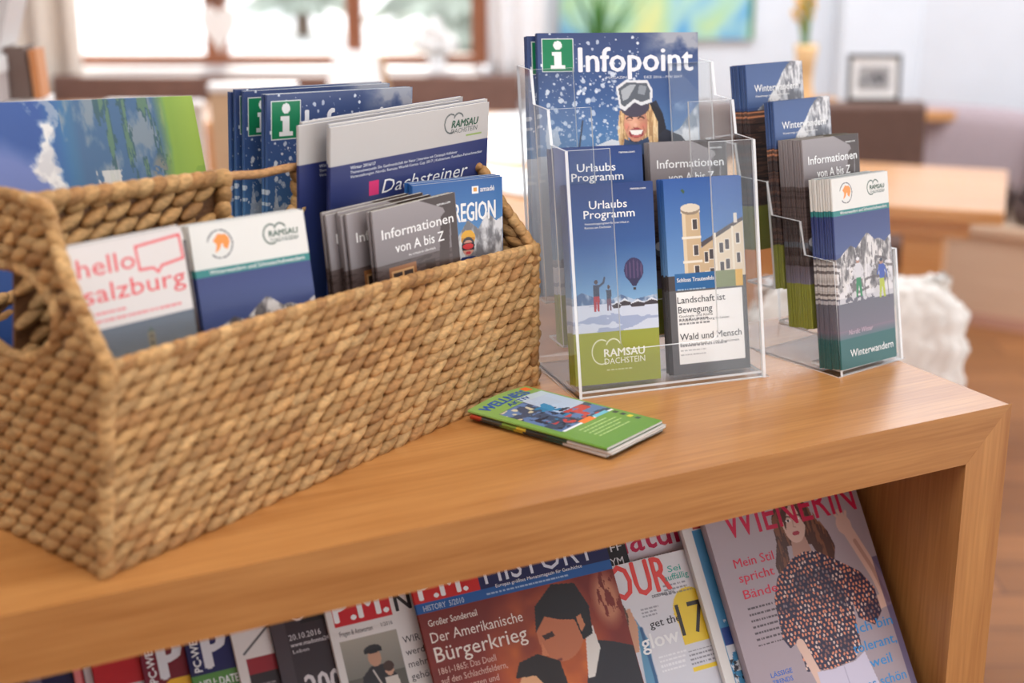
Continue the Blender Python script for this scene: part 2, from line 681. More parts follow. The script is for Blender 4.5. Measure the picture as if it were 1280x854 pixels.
def cover_mesh(name, cv, texts, th, curl=None, back=None, spine=True):
    """the printed cover of a leaflet or magazine: front sheet, folded spine on the left, back sheet.
    local frame: x across, z up, front towards -y; origin at the middle of the bottom front edge"""
    w, h = cv.w / 1000, cv.h / 1000
    nx, ny = cv.nx, cv.ny
    X = cv.X / 1000 - w / 2
    Z = h - cv.Y / 1000
    Yf = np.zeros_like(X) if curl is None else curl(X + w / 2, Z)
    P = np.stack([X, Yf, Z], -1).reshape(-1, 3)
    C = cv.A.reshape(-1, 3)
    ii = np.arange((nx + 1) * (ny + 1)).reshape(ny + 1, nx + 1)
    F = np.stack([ii[:-1, :-1], ii[1:, :-1], ii[1:, 1:], ii[:-1, 1:]], -1).reshape(-1, 4)
    verts, cols, faces = [P], [C], [F]
    o = len(P)
    # spine: rounded fold
    if spine:
        sy = [0.0, 0.25, 0.5, 0.75, 1.0]
        sp, sc = [], []
        for k, q in enumerate(sy):
            bulge = math.sin(math.pi * q) * min(0.0009, th * 0.35)
            col = P.reshape(ny + 1, nx + 1, 3)[:, 0].copy()
            col[:, 0] -= bulge
            col[:, 1] += q * th
            sp.append(col)
            sc.append(cv.A[:, min(1, nx)] * (1.0 if k else 1.0))
        SP = np.stack(sp, 1).reshape(-1, 3)
        verts.append(SP)
        cols.append(np.stack(sc, 1).reshape(-1, 3))
        jj = np.arange(len(SP)).reshape(ny + 1, len(sy)) + o
        faces.append(np.stack([jj[:-1, 1:], jj[1:, 1:], jj[1:, :-1], jj[:-1, :-1]], -1).reshape(-1, 4))
        o += len(SP)
    # back sheet (coarse)
    kx, ky = 6, 12
    bx = np.linspace(0, nx, kx + 1).astype(int)
    by = np.linspace(0, ny, ky + 1).astype(int)
    B = P.reshape(ny + 1, nx + 1, 3)[np.ix_(by, bx)].copy()
    B[..., 1] += th
    verts.append(B.reshape(-1, 3))
    bc = np.ones((len(by) * len(bx), 3)) * np.asarray(back if back is not None else cv.A.mean((0, 1)))
    cols.append(bc)
    jj = np.arange(len(bc)).reshape(ky + 1, kx + 1) + o
    faces.append(np.stack([jj[:-1, 1:], jj[1:, 1:], jj[1:, :-1], jj[:-1, :-1]], -1).reshape(-1, 4))
    o += len(bc)
    verts, cols = np.concatenate(verts), np.concatenate(cols)
    fl = [tuple(f) for f in np.concatenate(faces).tolist()]
    tv, tc, n = [], [], len(verts)
    for i, t in enumerate(texts):
        g, fs = text_geo(t)
        if len(g) == 0:
            continue
        lx, lz = g[:, 0] / 1000 - w / 2, h - g[:, 1] / 1000
        ly = -0.00012 - 0.00005 * t['lay'] - g[:, 2] + (0 if curl is None else curl(lx + w / 2, lz))
        tv.append(np.stack([lx, ly * np.ones_like(lx), lz], 1))
        tc.append(np.ones((len(g), 3)) * np.asarray(t['c']))
        for f in fs:
            fl.append(tuple(q + n for q in f))
        n += len(g)
    if tv:
        verts = np.concatenate([verts] + tv)
        cols = np.concatenate([cols] + tc)
    me = bpy.data.meshes.new(name)
    me.from_pydata(verts.tolist(), [], fl)
    me.materials.append(PRINT)
    ca = me.color_attributes.new('Col', 'FLOAT_COLOR', 'POINT')
    arr = np.ones((len(verts), 4), np.float32)
    arr[:, :3] = lin(np.clip(cols, 0, 1))
    ca.data.foreach_set('color', arr.ravel())
    me.update()
    return me


def pages_mesh(w, h, th, curl=None, col=(0.93, 0.92, 0.90), n=None):
    """the block of inner leaves: its fore, top and bottom edges show fine page lines"""
    w, h = w / 1000, h / 1000
    m = MB()
    n = n or max(2, int(th / 0.0007))
    e = 0.0002
    kx, kz = (1, 1) if curl is None else (10, 10)
    for i in range(n):
        y0 = e + (th - 2 * e) * i / n
        y1 = y0 + (th - 2 * e) / n * 0.72
        c = tuple(q * (0.93 + 0.07 * ((i * 7) % 3) / 2) for q in col)
        x0, x1 = -w / 2 + 0.0006, w / 2 - 0.0004 - 0.0003 * (i % 2)
        z0, z1 = 0.0004, h - 0.0003
        xs = [x0 + (x1 - x0) * k / kx for k in range(kx + 1)]
        zs = [z0 + (z1 - z0) * k / kz for k in range(kz + 1)]
        cf = (lambda x, z: 0.0) if curl is None else (lambda x, z: float(curl(np.array(x + w / 2), np.array(z))))
        V0 = [(x, y0 + cf(x, z), z) for z in zs for x in xs]
        V1 = [(x, y1 + cf(x, z), z) for z in zs for x in xs]
        N = len(V0)
        fs = []
        for b in range(kz):
            for a in range(kx):
                q = b * (kx + 1) + a
                fs.append((q, q + 1, q + kx + 2, q + kx + 1))
                fs.append((N + q, N + q + kx + 1, N + q + kx + 2, N + q + 1))
        for a in range(kx):
            q = kz * (kx + 1) + a
            fs.append((a + 1, a, N + a, N + a + 1))
            fs.append((q, q + 1, N + q + 1, N + q))
        for b in range(kz):
            q = b * (kx + 1)
            fs.append((q, q + kx + 1, N + q + kx + 1, N + q))
            q += kx
            fs.append((q + kx + 1, q, N + q, N + q + kx + 1))
        m.add(V0 + V1, fs, c)
    return m.mesh('pages', PAGES)


class Print:
    """one kind of printed matter: shared meshes for all its copies"""

    def __init__(self, kind, cv, texts, th, curl=None, back=None, pages=(0.93, 0.92, 0.90)):
        self.kind, self.th, self.w, self.h = kind, th, cv.w / 1000, cv.h / 1000
        self.cover = cover_mesh('cover', cv, texts, th, curl, back)
        self.pages = pages_mesh(cv.w, cv.h, th, curl, pages)
        self.proto = None

    def put(self, M, label, group=None, cat='leaflet'):
        if self.proto is None:
            r = empty(self.kind, M)
            link('cover', self.cover, r)
            link('pages', self.pages, r)
            self.proto = r
        else:
            r = copy_tree(self.proto)
            r.matrix_world = M
        for k in ('label', 'group'):
            if k in r:
                del r[k]
        return tag(r, label, cat, group)

    def stack(self, M, n, front, behind, group, cat='leaflet', gap=0.0003, jit=0.0012, seed=0):
        """the front copy and n-1 copies behind it"""
        rng = random.Random(seed)
        self.put(M, front, group, cat)
        for i in range(1, n):
            J = Matrix.Translation((rng.uniform(-jit, jit), i * (self.th + gap), 0)) @ Matrix.Rotation(rng.uniform(-.002, .002), 4, 'Y')
            self.put(M @ J, behind, group, cat)


W_ = rgb(246, 246, 246)
K_ = rgb(30, 28, 30)


def heart_logo(cv, x, y, s, c, t=1.1):
    """a loose heart outline opening to the right, as the region's logo has"""
    p1 = [(x + s * .78 * math.cos(q), y + s * .86 * math.sin(q)) for q in [math.radians(62 + k * 8.2) for k in range(30)]]
    p2 = [(x + s * (.98 + .58 * math.cos(q)), y + s * (-.34 + .52 * math.sin(q))) for q in [math.radians(196 + k * 8.5) for k in range(18)]]
    cv.line(p1, t, c)
    cv.line(p2, t, c)


def snowflakes(cv, n, x0, y0, x1, y1, seed, rmax=2.2):
    r = random.Random(seed)
    for i in range(n):
        q = r.random() ** 3 * rmax + 0.35
        cv.ell(r.uniform(x0, x1), r.uniform(y0, y1), q, q * r.uniform(.6, 1.4), rgb(225, 232, 242), r.uniform(.5, 1), r.random() * 3)


# ---- region's yearly programme
def art_programme():
    cv = Canvas(105, 210, rgb(40, 72, 132))
    cv.grad(0, 60, rgb(34, 62, 124), rgb(48, 88, 150))
    cv.grad(60, 128, rgb(48, 88, 150), rgb(132, 176, 212))
    cv.rock([(0, 118), (12, 112), (30, 119), (46, 122), (60, 117), (75, 123), (105, 119), (105, 130), (0, 130)], rgb(86, 112, 150), rgb(180, 196, 216), 9, 3)
    cv.rect(0, 126, 105, 156, rgb(206, 214, 230))
    n = cv.noise(22, 5, 4, 2.2, .5)
    m = (cv.Y > 127) & (cv.Y < 156) & (n > 0.52)
    cv.put(m, rgb(150, 164, 198), .8)
    for x, y, w in [(58, 126, 12), (72, 128, 16), (90, 127, 15), (50, 128, 8)]:
        cv.poly([(x - 2, y), (x + w / 2, y - 5), (x + w + 2, y), (x + w, y + 3), (x, y + 3)], rgb(62, 52, 58))
        cv.poly([(x - 2, y), (x + w / 2, y - 5), (x + w + 2, y), (x + w / 2, y - 2.5)], rgb(222, 228, 238))
    cv.ell(77, 92, 12, 13, rgb(52, 44, 88))
    for k in range(-2, 3):
        cv.ell(77 + k * 4.6, 92, 1.2, 12 - abs(k) * 2.4, rgb(96, 74, 112), .8)
    cv.poly([(69, 101), (85, 101), (79, 109), (75, 109)], rgb(44, 40, 80))
    cv.rect(75.4, 110.5, 78.6, 113, rgb(60, 44, 40))
    for x, y, c1, c2, up in [(30, 104, rgb(64, 72, 92), rgb(170, 60, 70), 1), (45, 110, rgb(64, 74, 92), rgb(110, 80, 96), 0)]:
        s = 1.0 if up else .8
        cv.ell(x, y - 2, 2.2 * s, 2.6 * s, rgb(84, 70, 70))
        cv.poly([(x - 4 * s, y + 1), (x + 4 * s, y + 1), (x + 3.4 * s, y + 14 * s), (x - 3.6 * s, y + 14 * s)], c1)
        cv.poly([(x - 3.6 * s, y + 13 * s), (x + 3.4 * s, y + 13 * s), (x + 3 * s, y + 29 * s), (x + .6, y + 29 * s), (x, y + 18 * s), (x - 1, y + 29 * s), (x - 3.6 * s, y + 29 * s)], c2)
        if up:
            cv.line([(x + 3, y + 3), (x + 9, y - 1), (x + 10.5, y - 6)], 2.2, c1)
    cv.rect(0, 155, 105, 210, rgb(152, 158, 52))
    heart_logo(cv, 33, 176, 15, rgb(236, 236, 214))
    cv.greek(38, 196, 40, 1, 3, 1.1, rgb(222, 222, 190), .7, 1)
    tx = [T('Urlaubs', 26, 25.5, 8.3, W_, 46, .02), T('Programm', 19, 35.5, 8.3, W_, 62, .02),
          T('Veranstaltungsprogramm für Ihren Urlaub in', 19.5, 42, 2.2, W_, 54, 0), T('Ramsau am Dachstein', 19.5, 46, 2.2, W_, 32, 0),
          T('ramsau.com', 77, 7.5, 2.4, W_, 19, .02), T('RAMSAU', 36, 181.5, 8, rgb(240, 240, 226), 50, .045), T('DACHSTEIN', 36, 189.5, 6.2, rgb(238, 238, 220), 50, 0.0)]
    return cv, tx


# ---- information from A to Z
def art_info():
    cv = Canvas(105, 210, rgb(150, 142, 142))
    cv.grad(0, 60, rgb(150, 143, 145), rgb(118, 110, 112))
    cv.rect(0, 52, 105, 165, rgb(84, 70, 68))
    n = cv.noise(5, 8, 3, 3, .4)
    cv.put((cv.Y > 52) & (cv.Y < 165) & (n > .55), rgb(60, 46, 44), .8)
    cv.poly([(58, 0), (105, 0), (105, 150), (93, 150), (96, 28), (88, 12)], rgb(62, 46, 42))
    cv.poly([(84, 20), (97, 12), (88, 88), (74, 88)], rgb(66, 50, 46))
    cv.rect(14, 56, 48, 132, rgb(150, 98, 58))
    cv.rect(17, 60, 45, 128, rgb(206, 160, 110))
    for yy in (62, 86, 108):
        for xx in (19, 32.5):
            cv.rect(xx, yy, xx + 11, yy + 20, rgb(58, 44, 42))
    cv.ell(31, 78, 7, 9, rgb(255, 222, 160), .9, 0, .8)
    cv.rect(60, 58, 73, 110, rgb(58, 42, 38))
    n = cv.noise(7, 9, 4, .4, 2)
    cv.put((cv.X > 55) & (cv.X < 92) & (cv.Y > 84) & (n > .56), rgb(206, 204, 210), .9)
    for x, y, r, g in [(12, 116, 12, 0), (40, 112, 11, 1), (68, 108, 12, 1), (90, 120, 12, 0), (52, 124, 12, 0), (25, 128, 14, 1)]:
        cv.ell(x, y, r, r * .8, rgb(78, 104, 84) if g else rgb(96, 100, 110))
        cv.ell(x - 1, y - 3, r * .8, r * .45, rgb(226, 228, 236), .9)
    cv.grad(140, 166, rgb(104, 92, 100), rgb(134, 130, 150))
    cv.rect(0, 160, 105, 210, rgb(142, 146, 56))
    heart_logo(cv, 33, 182, 14, rgb(236, 236, 214))
    tx = [T('Informationen', 9, 28, 9, W_, 91, .014), T('von A bis Z', 24, 43, 9, W_, 62, .014), T('ramsau.com', 80, 9, 2.4, W_, 18, .02),
          T('RAMSAU', 36, 186, 8, rgb(240, 240, 226), 50, .045), T('DACHSTEIN', 36, 194, 6.2, rgb(238, 238, 220), 50, 0.0),
          T('Ihr Urlaub im Überblick', 40, 49, 2.2, W_, 34, 0)]
    return cv, tx


# ---- castle leaflet
def art_castle():
    cv = Canvas(105, 210, rgb(84, 82, 84))
    cv.grad(0, 105, rgb(42, 88, 162), rgb(112, 156, 204), 0, 105)
    st, sd, dk = rgb(206, 178, 140), rgb(224, 208, 182), rgb(70, 60, 62)
    cv.poly([(43, 70), (60, 63), (84, 52), (105, 44), (105, 49), (84, 59), (50, 76)], rgb(82, 72, 74))
    cv.poly([(46, 75), (60, 68), (105, 48), (105, 108), (46, 108)], sd)
    cv.poly([(46, 75), (64, 66), (64, 108), (46, 108)], st)
    cv.rect(64, 60, 67, 108, rgb(238, 228, 210))
    cv.rect(88, 54, 91, 108, rgb(238, 228, 210))
    for xx, y0 in ((50, 80), (57, 77), (71, 71), (79, 68), (94, 62)):
        for yy in (0, 21):
            cv.rect(xx - .8, y0 + yy - .8, xx + 5.8, y0 + yy + 11.5, rgb(244, 236, 222))
            cv.rect(xx, y0 + yy, xx + 5, y0 + yy + 10.5, dk)
    cv.rect(22, 34, 46, 108, st)
    cv.rect(22, 34, 27, 108, rgb(226, 206, 172))
    for yy in (34, 62, 88):
        cv.rect(21, yy, 47, yy + 2.4, rgb(238, 230, 214))
    cv.ell(34, 33, 13, 5.5, rgb(150, 132, 112))
    cv.ell(34, 31, 13, 4.5, rgb(226, 214, 194))
    for yy in (44, 72, 94):
        cv.rect(35, yy - .8, 42.8, yy + 11, rgb(244, 236, 222))
        cv.rect(36, yy, 42, yy + 10, dk)
    cv.rect(92, 40, 97, 50, rgb(226, 220, 210))
    cv.poly([(22, 12), (25, 10), (28, 13), (26, 16)], rgb(60, 90, 60))
    cv.rect(0, 103, 12, 210, rgb(66, 58, 58))
    cv.rect(8, 101, 62, 123, rgb(24, 96, 156))
    cv.rect(62, 101, 91, 119, rgb(126, 136, 92))
    cv.rect(91, 101, 101, 119, rgb(224, 176, 72))
    cv.rect(0, 119, 105, 210, rgb(92, 90, 92))
    cv.rect(9, 121, 99, 199, rgb(244, 243, 241))
    cv.rect(62, 101, 91, 119, rgb(126, 136, 92))
    cv.greek(11, 151.5, 48, 2, 4.5, 1.6, rgb(80, 80, 84), .7, 3)
    cv.greek(11, 180, 78, 1, 4, 1.6, rgb(90, 90, 94), .6, 4)
    cv.greek(11, 185, 38, 2, 4.6, 1.5, rgb(150, 150, 154), .6, 5)
    cv.greek(11, 119, 40, 1, 4, 1.2, rgb(210, 224, 236), .7, 6)
    k = rgb(56, 56, 62)
    tx = [T('Schloss Trautenfels', 11, 110, 4.2, W_, 50, .03), T('Landschaft ist', 10, 133, 7, k, 65, 0.006), T('Bewegung', 10.5, 143.5, 7, k, 46, 0.006),
          T('Wald und Mensch', 11, 173, 7, k, 84, 0.006), T('Geologie und Klima', 11, 148.3, 2.6, k, 46, 0), T('modellieren den Berg in Linien', 11, 153, 2.6, k, 68, 0),
          T('Eine Landschaft in 100 Positionen', 11, 179, 2.6, k, 80, 0)]
    return cv, tx


# ---- winter hiking, white head and teal foot
def art_winter_white():
    cv = Canvas(105, 210, rgb(62, 76, 128))
    cv.rect(0, 0, 105, 35, rgb(226, 225, 220))
    cv.rect(0, 35, 105, 41, rgb(44, 130, 128))
    cv.grad(41, 82, rgb(46, 58, 116), rgb(70, 86, 136))
    g0, g1 = rgb(108, 104, 106), rgb(216, 212, 210)
    cv.rock([(0, 88), (8, 86), (16, 81), (22, 78), (28, 75), (33, 77), (38, 79), (44, 75), (50, 70), (55, 67), (59, 64), (63, 65), (68, 69), (74, 73), (80, 72), (86, 74), (93, 77), (99, 73), (105, 70), (105, 140), (0, 140)], g0, g1, 9, 21)
    cv.put((cv.Y > 70) & (cv.Y < 120) & (cv.noise(5, 22, 3, .5, 2.2) > .60) & (cv.A[..., 2] > .40) & (cv.A[..., 0] > .38), rgb(76, 72, 76), .8)
    cv.grad(132, 168, rgb(98, 98, 110), rgb(112, 106, 120))
    n = cv.noise(10, 4, 4)
    cv.put((cv.Y > 98) & (cv.Y < 138) & (n > .5), rgb(218, 216, 220), .8)
    for yy in (95, 102, 117, 127):
        cv.put((np.abs(cv.Y - yy - 3 * np.sin(cv.X / 14)) < 1.5) & ((cv.noise(16, 6, 3) > .60) | (cv.X < 3)), rgb(84, 76, 78), .75)
    for x, y, j, p in [(40, 98, rgb(206, 204, 208), rgb(44, 128, 84)), (84, 104, rgb(58, 84, 168), rgb(176, 188, 60))]:
        cv.ell(x, y - 5, 3.2, 3.4, rgb(170, 128, 110))
        cv.ell(x, y - 7, 3.2, 2, rgb(220, 220, 224) if j[0] > .5 else rgb(60, 64, 80))
        cv.poly([(x - 5, y - 2), (x + 5, y - 2), (x + 6, y + 10), (x + 3.6, y + 15), (x - 4, y + 15)], j)
        cv.line([(x + 5, y), (x + 9, y + 7), (x + 10, y + 13)], 2.4, j)
        cv.line([(x - 4, y), (x - 8, y + 8)], 2.4, j)
        cv.poly([(x - 4.4, y + 14), (x + 4, y + 14), (x + 6, y + 35), (x + 2.4, y + 35), (x, y + 22), (x - 3, y + 35), (x - 6, y + 35)], p)
        cv.line([(x + 10, y + 10), (x + 12, y + 36)], .9, rgb(60, 60, 64))
    cv.rect(0, 168, 105, 178, rgb(132, 106, 122))
    cv.grad(168, 180, rgb(124, 108, 124), rgb(66, 104, 110))
    cv.rect(0, 177, 105, 210, rgb(38, 96, 96))
    cv.ring(25, 17, 11, 1.2, rgb(90, 90, 96), .9, -2.9, 2.4)
    o = rgb(236, 146, 62)
    cv.poly([(19, 14), (24, 9), (31, 10), (34, 16), (31, 22), (28, 20), (27, 16), (24, 21), (20, 24), (22, 17)], o)
    cv.ell(30, 12, 4, 2, o, 1, .5)
    heart_logo(cv, 72, 15.5, 9, rgb(44, 72, 60), 1.0)
    cv.greek(76, 22, 20, 1, 2, .7, rgb(120, 130, 126), .7, 2)
    tx = [T('RAMSAU', 70, 17.5, 4.6, rgb(34, 84, 64), 27, .04), T('DACHSTEIN', 71, 21.4, 2.4, rgb(80, 100, 92), 26, 0),
          T('Winterwandern und Schneeschuhwandern', 12, 39.6, 3.3, W_, 88, .004), T('Winterwandern', 17, 198, 8.2, W_, 82, .0),
          T('Nordic Winter', 16, 173, 5.4, rgb(206, 180, 196), 46, 0, .3)]
    return cv, tx


# ---- winter hiking, blue head with mountain
def art_winter_blue():
    cv = Canvas(105, 210, rgb(54, 78, 128))
    cv.grad(0, 48, rgb(56, 82, 134), rgb(70, 96, 146))
    cv.rock([(22, 60), (40, 38), (58, 22), (66, 12), (76, 3), (82, 0), (105, 0), (105, 60)], rgb(110, 110, 118), rgb(220, 220, 222), 9, 33)
    cv.rock([(0, 60), (30, 44), (48, 46), (70, 36), (105, 24), (105, 64), (0, 64)], rgb(92, 94, 104), rgb(196, 198, 204), 10, 35)
    cv.rect(0, 52, 105, 165, rgb(66, 50, 48))
    n = cv.noise(4, 12, 3, 6, .5)
    cv.put((cv.Y > 52) & (cv.Y < 165) & (n > .56), rgb(108, 78, 66), .8)
    for yy in (53, 58):
        cv.rect(0, yy, 105, yy + 1.6, rgb(206, 138, 100))
    for yy in (66, 76, 92, 104, 128):
        cv.rect(0, yy, 105, yy + 1.4, rgb(40, 34, 38))
    cv.rect(0, 160, 105, 210, rgb(142, 146, 56))
    tx = [T('Winterwandern', 13, 31, 8, W_, 82, .01), T('Wanderwege und Schneeschuhtouren', 14, 37, 2.2, W_, 64, 0)]
    return cv, tx


# ---- city leaflet, white with red title
def art_city():
    cv = Canvas(105, 232, rgb(220, 214, 211))
    cv.rect(0, 67, 105, 232, rgb(112, 118, 124))
    cv.grad(67, 98, rgb(92, 102, 116), rgb(136, 142, 146))
    cv.rect(0, 98, 105, 150, rgb(120, 124, 118))
    for i, (x, w, h) in enumerate([(0, 12, 16), (12, 10, 24), (22, 14, 15), (36, 9, 28), (45, 16, 20), (61, 6, 44), (67, 13, 18), (80, 9, 30), (89, 16, 20)]):
        c = [rgb(178, 166, 136), rgb(140, 132, 112), rgb(206, 192, 154), rgb(84, 96, 96)][i % 4]
        cv.rect(x, 122 - h, x + w, 150, c)
        cv.poly([(x, 122 - h), (x + w / 2, 117 - h), (x + w, 122 - h)], rgb(88, 104, 98))
        for k in range(2, int(h), 5):
            for q in range(2, int(w) - 1, 4):
                cv.rect(x + q, 122 - h + k, x + q + 1.6, 122 - h + k + 2.6, rgb(74, 76, 74))
    cv.grad(140, 232, rgb(88, 100, 96), rgb(58, 80, 86))
    r = rgb(226, 74, 82)
    cv.line([(62, 9), (102, 6), (103, 25), (83, 27.5), (79, 32), (75, 28), (63, 27.6), (62, 9)], 2.0, r)
    cv.greek(19, 55.5, 34, 1, 4, 1.6, r, .7, 1)
    cv.greek(19, 61.5, 78, 1, 4, 1.6, r, .7, 2)
    tx = [T('hello', 10, 25, 14.5, r, 50, .0), T('salzburg', 12, 46, 14.0, r, 90, .0)]
    return cv, tx


# ---- ski region
def art_region():
    cv = Canvas(117, 210, rgb(50, 110, 180))
    cv.grad(0, 60, rgb(34, 92, 160), rgb(90, 146, 200))
    cv.rock([(0, 70), (30, 60), (52, 62), (60, 52), (70, 40), (84, 50), (96, 34), (108, 44), (117, 40), (117, 140), (0, 140)], rgb(122, 120, 124), rgb(226, 226, 228), 12, 44)
    cv.rect(0, 128, 117, 210, rgb(232, 234, 240))
    cv.ell(70, 58, 9.5, 8, rgb(238, 176, 44))
    cv.rect(61, 58, 79, 61, rgb(206, 140, 40))
    cv.ell(70, 66, 8.5, 9, rgb(56, 52, 60))
    cv.ell(70, 68, 7.5, 8, rgb(214, 160, 140))
    cv.rect(62, 63, 78, 70, rgb(40, 40, 48))
    cv.ell(70, 66.5, 7, 3, rgb(222, 62, 66))
    cv.ell(70, 73, 3.4, 1.6, rgb(206, 62, 70))
    cv.poly([(55, 84), (62, 77), (79, 77), (90, 86), (96, 110), (92, 132), (52, 132), (50, 104)], rgb(28, 52, 112))
    cv.poly([(60, 86), (80, 86), (84, 112), (58, 112)], rgb(36, 84, 170))
    cv.line([(56, 88), (48, 104), (50, 118)], 8, rgb(26, 40, 92))
    cv.line([(89, 90), (97, 104), (96, 118)], 8, rgb(24, 38, 90))
    cv.poly([(94, 104), (104, 90), (112, 104), (106, 116), (96, 114)], rgb(118, 168, 84))
    cv.rect(76, 7, 85, 14, rgb(246, 246, 246))
    cv.rect(78, 8.6, 83, 12.4, rgb(226, 160, 60))
    tx = [T('amadé', 87, 13, 5.2, W_, 19, .02), T('REGION', 52, 41, 18, W_, 55, .03)]
    return cv, tx


# ---- town magazine, white head over blue
def art_town():
    cv = Canvas(210, 277, rgb(40, 54, 112), 1.2)
    cv.rect(0, 0, 210, 37.5, rgb(200, 196, 193))
    cv.grad(37.5, 277, rgb(44, 52, 108), rgb(60, 90, 152))
    cv.rock([(0, 190), (40, 170), (90, 184), (140, 150), (210, 176), (210, 277), (0, 277)], rgb(96, 110, 140), rgb(224, 228, 236), 30, 51)
    heart_logo(cv, 156, 16, 11, rgb(54, 66, 66), 1.1)
    cv.rect(112, 30.2, 178, 30.8, rgb(150, 152, 148))
    cv.rect(178, 29.8, 200, 31, rgb(150, 176, 90))
    cv.rect(48, 58, 60, 72.5, rgb(226, 40, 116))
    lw = rgb(228, 232, 240)
    tx = [T('RAMSAU', 157, 20.5, 7.2, rgb(30, 88, 62), 38, .045, .25), T('DACHSTEIN', 156, 26.4, 4.6, rgb(96, 104, 104), 38, 0, .2),
          T('Winter 2016/17', 24, 42.6, 3.0, lw, 32, .03), T('Dachsteiner', 64, 72, 13, W_, 118, 0, .25),
          T('Themenschwerpunkt: Die Gastfreundschaft der Natur | Interview mit Christoph Höflehner', 24, 46.9, 2.7, lw, 142, .008),
          T('Veranstaltungen: Nordic Ramsau World-Games Cup 2017 | Kulinarium: Familien-Feinschmecker', 24, 51.2, 2.7, lw, 178, .008)]
    return cv, tx


# ---- large info magazine with the laughing skier
def art_infopoint():
    cv = Canvas(190, 300, rgb(60, 84, 146), 1.2)
    cv.grad(0, 70, rgb(56, 72, 118), rgb(58, 90, 144))
    cv.grad(70, 140, rgb(58, 90, 144), rgb(92, 144, 196))
    cv.grad(140, 300, rgb(206, 216, 230), rgb(150, 176, 210))
    n = cv.noise(30, 61, 5, 1.4, 1)
    m = np.clip((n - .42) * 5, 0, 1) * np.clip((cv.X - 120) / 30, 0, 1) * np.clip((46 - cv.Y) / 22, 0, 1)
    cv.put(m, rgb(176, 178, 186), .9)
    m = np.clip((cv.noise(24, 63, 4) - .45) * 6, 0, 1) * np.clip(1 - cv.d_ell(160, 82, 26, 12), 0, 1)
    cv.put(m, rgb(190, 206, 226), 1)
    cv.rock([(136, 140), (150, 120), (166, 112), (176, 98), (190, 82), (190, 150), (136, 150)], rgb(120, 132, 150), rgb(226, 230, 236), 16, 65)
    cv.poly([(62, 130), (84, 122), (106, 128), (110, 150), (50, 150)], rgb(226, 232, 240))
    # jacket and hood
    cv.poly([(116, 88), (138, 78), (146, 94), (150, 112), (168, 120), (182, 138), (190, 175), (80, 175), (96, 140), (106, 122)], rgb(38, 40, 56))
    cv.poly([(132, 80), (145, 92), (149, 112), (134, 122), (128, 100)], rgb(30, 30, 42))
    # hair, face
    hb, hd = rgb(222, 184, 132), rgb(168, 124, 82)
    hair = [[(94, 90), (102, 82), (130, 82), (140, 104), (140, 124), (133, 142), (119, 138), (121, 104)], [(94, 90), (102, 94), (104, 120), (105, 136), (94, 139), (91, 112)]]
    st = cv.noise(5, 66, 4, .35, 3.2)
    for hp in hair:
        cv.poly(hp, hb)
        cv.put(cv.inside(hp) & (st > .52), hd, .75)
        cv.put(cv.inside(hp) & (st < .36), rgb(244, 218, 172), .8)
    cv.ell(113, 104, 14, 21.5, rgb(216, 152, 122))
    cv.ell(109, 101, 10, 16, rgb(236, 180, 150), .9, 0, .9)
    cv.put(np.clip((cv.X - 117) / 9, 0, 1) * (cv.d_ell(113, 104, 14, 21.5) < 1), rgb(176, 112, 88), .55)
    cv.ell(112, 119.5, 9, 3, rgb(196, 126, 100), .6, 0, .8)
    cv.ell(102.5, 108, 5, 6, rgb(234, 134, 116), .7, 0, .9)
    cv.ell(122, 108, 5, 6, rgb(222, 124, 106), .7, 0, .9)
    cv.ell(112.5, 106, 3.0, 3.4, rgb(240, 186, 160), .9, 0, .8)
    cv.line([(110, 109), (112.6, 110), (115, 109)], 1.0, rgb(164, 98, 78))
    for ex in (105.6, 119.6):
        cv.line([(ex - 3.6, 98.8), (ex - 1.6, 97.0), (ex + 1.4, 97.0), (ex + 3.4, 98.8)], 1.7, rgb(74, 48, 42))
        cv.line([(ex - 4, 93), (ex, 91.4), (ex + 4, 93)], 1.3, rgb(140, 98, 68))
        cv.line([(ex - 3, 100.6), (ex + 3, 100.6)], .9, rgb(186, 120, 98))
    cv.line([(104.4, 108), (102.6, 113)], 1.0, rgb(178, 112, 90), .8)
    cv.line([(121.6, 108), (123.4, 113)], 1.0, rgb(168, 102, 82), .8)
    cv.ell(113.5, 115.4, 9, 5.8, rgb(150, 52, 58))
    cv.poly([(105.6, 112.4), (121.4, 112.4), (119.6, 116.6), (113.5, 118.2), (107.4, 116.6)], rgb(250, 246, 240))
    cv.ell(113.5, 119.2, 5.4, 1.6, rgb(206, 104, 100), .9)
    cv.poly([(99, 122), (113, 127), (128, 120), (130, 140), (96, 142)], rgb(58, 78, 112))
    # knitted hat and goggles
    cv.ell(112, 84, 18, 13, rgb(72, 66, 84))
    cv.poly([(90, 62), (102, 54), (128, 55), (134, 66), (133, 80), (120, 84), (112, 80), (100, 90), (94, 86)], rgb(228, 230, 234))
    cv.poly([(93, 64), (103, 57), (127, 58), (131, 67), (130, 77), (120, 80), (112, 76), (100, 85), (96, 82)], rgb(92, 98, 108))
    cv.poly([(96, 66), (106, 60), (114, 60), (104, 76), (98, 78)], rgb(196, 202, 208), .8)
    cv.poly([(118, 60), (127, 62), (124, 72), (116, 70)], rgb(178, 186, 194), .6)
    snowflakes(cv, 260, 8, 46, 92, 132, 7, 2.6)
    snowflakes(cv, 130, 0, 0, 120, 60, 8, 1.6)
    snowflakes(cv, 60, 0, 60, 30, 240, 9, 2.2)
    cv.poly([(6, 120), (10, 92), (14, 110), (20, 106), (24, 126), (10, 140)], rgb(206, 214, 226), .8)
    cv.line([(44, 140), (50, 100)], 1.6, rgb(40, 40, 50))
    cv.rect(4.6, 6, 41, 44, rgb(236, 240, 238))
    cv.rect(5.4, 6.8, 40.2, 43.2, rgb(20, 128, 84))
    g = rgb(238, 240, 240)
    cv.ell(23, 14, 5, 5, g)
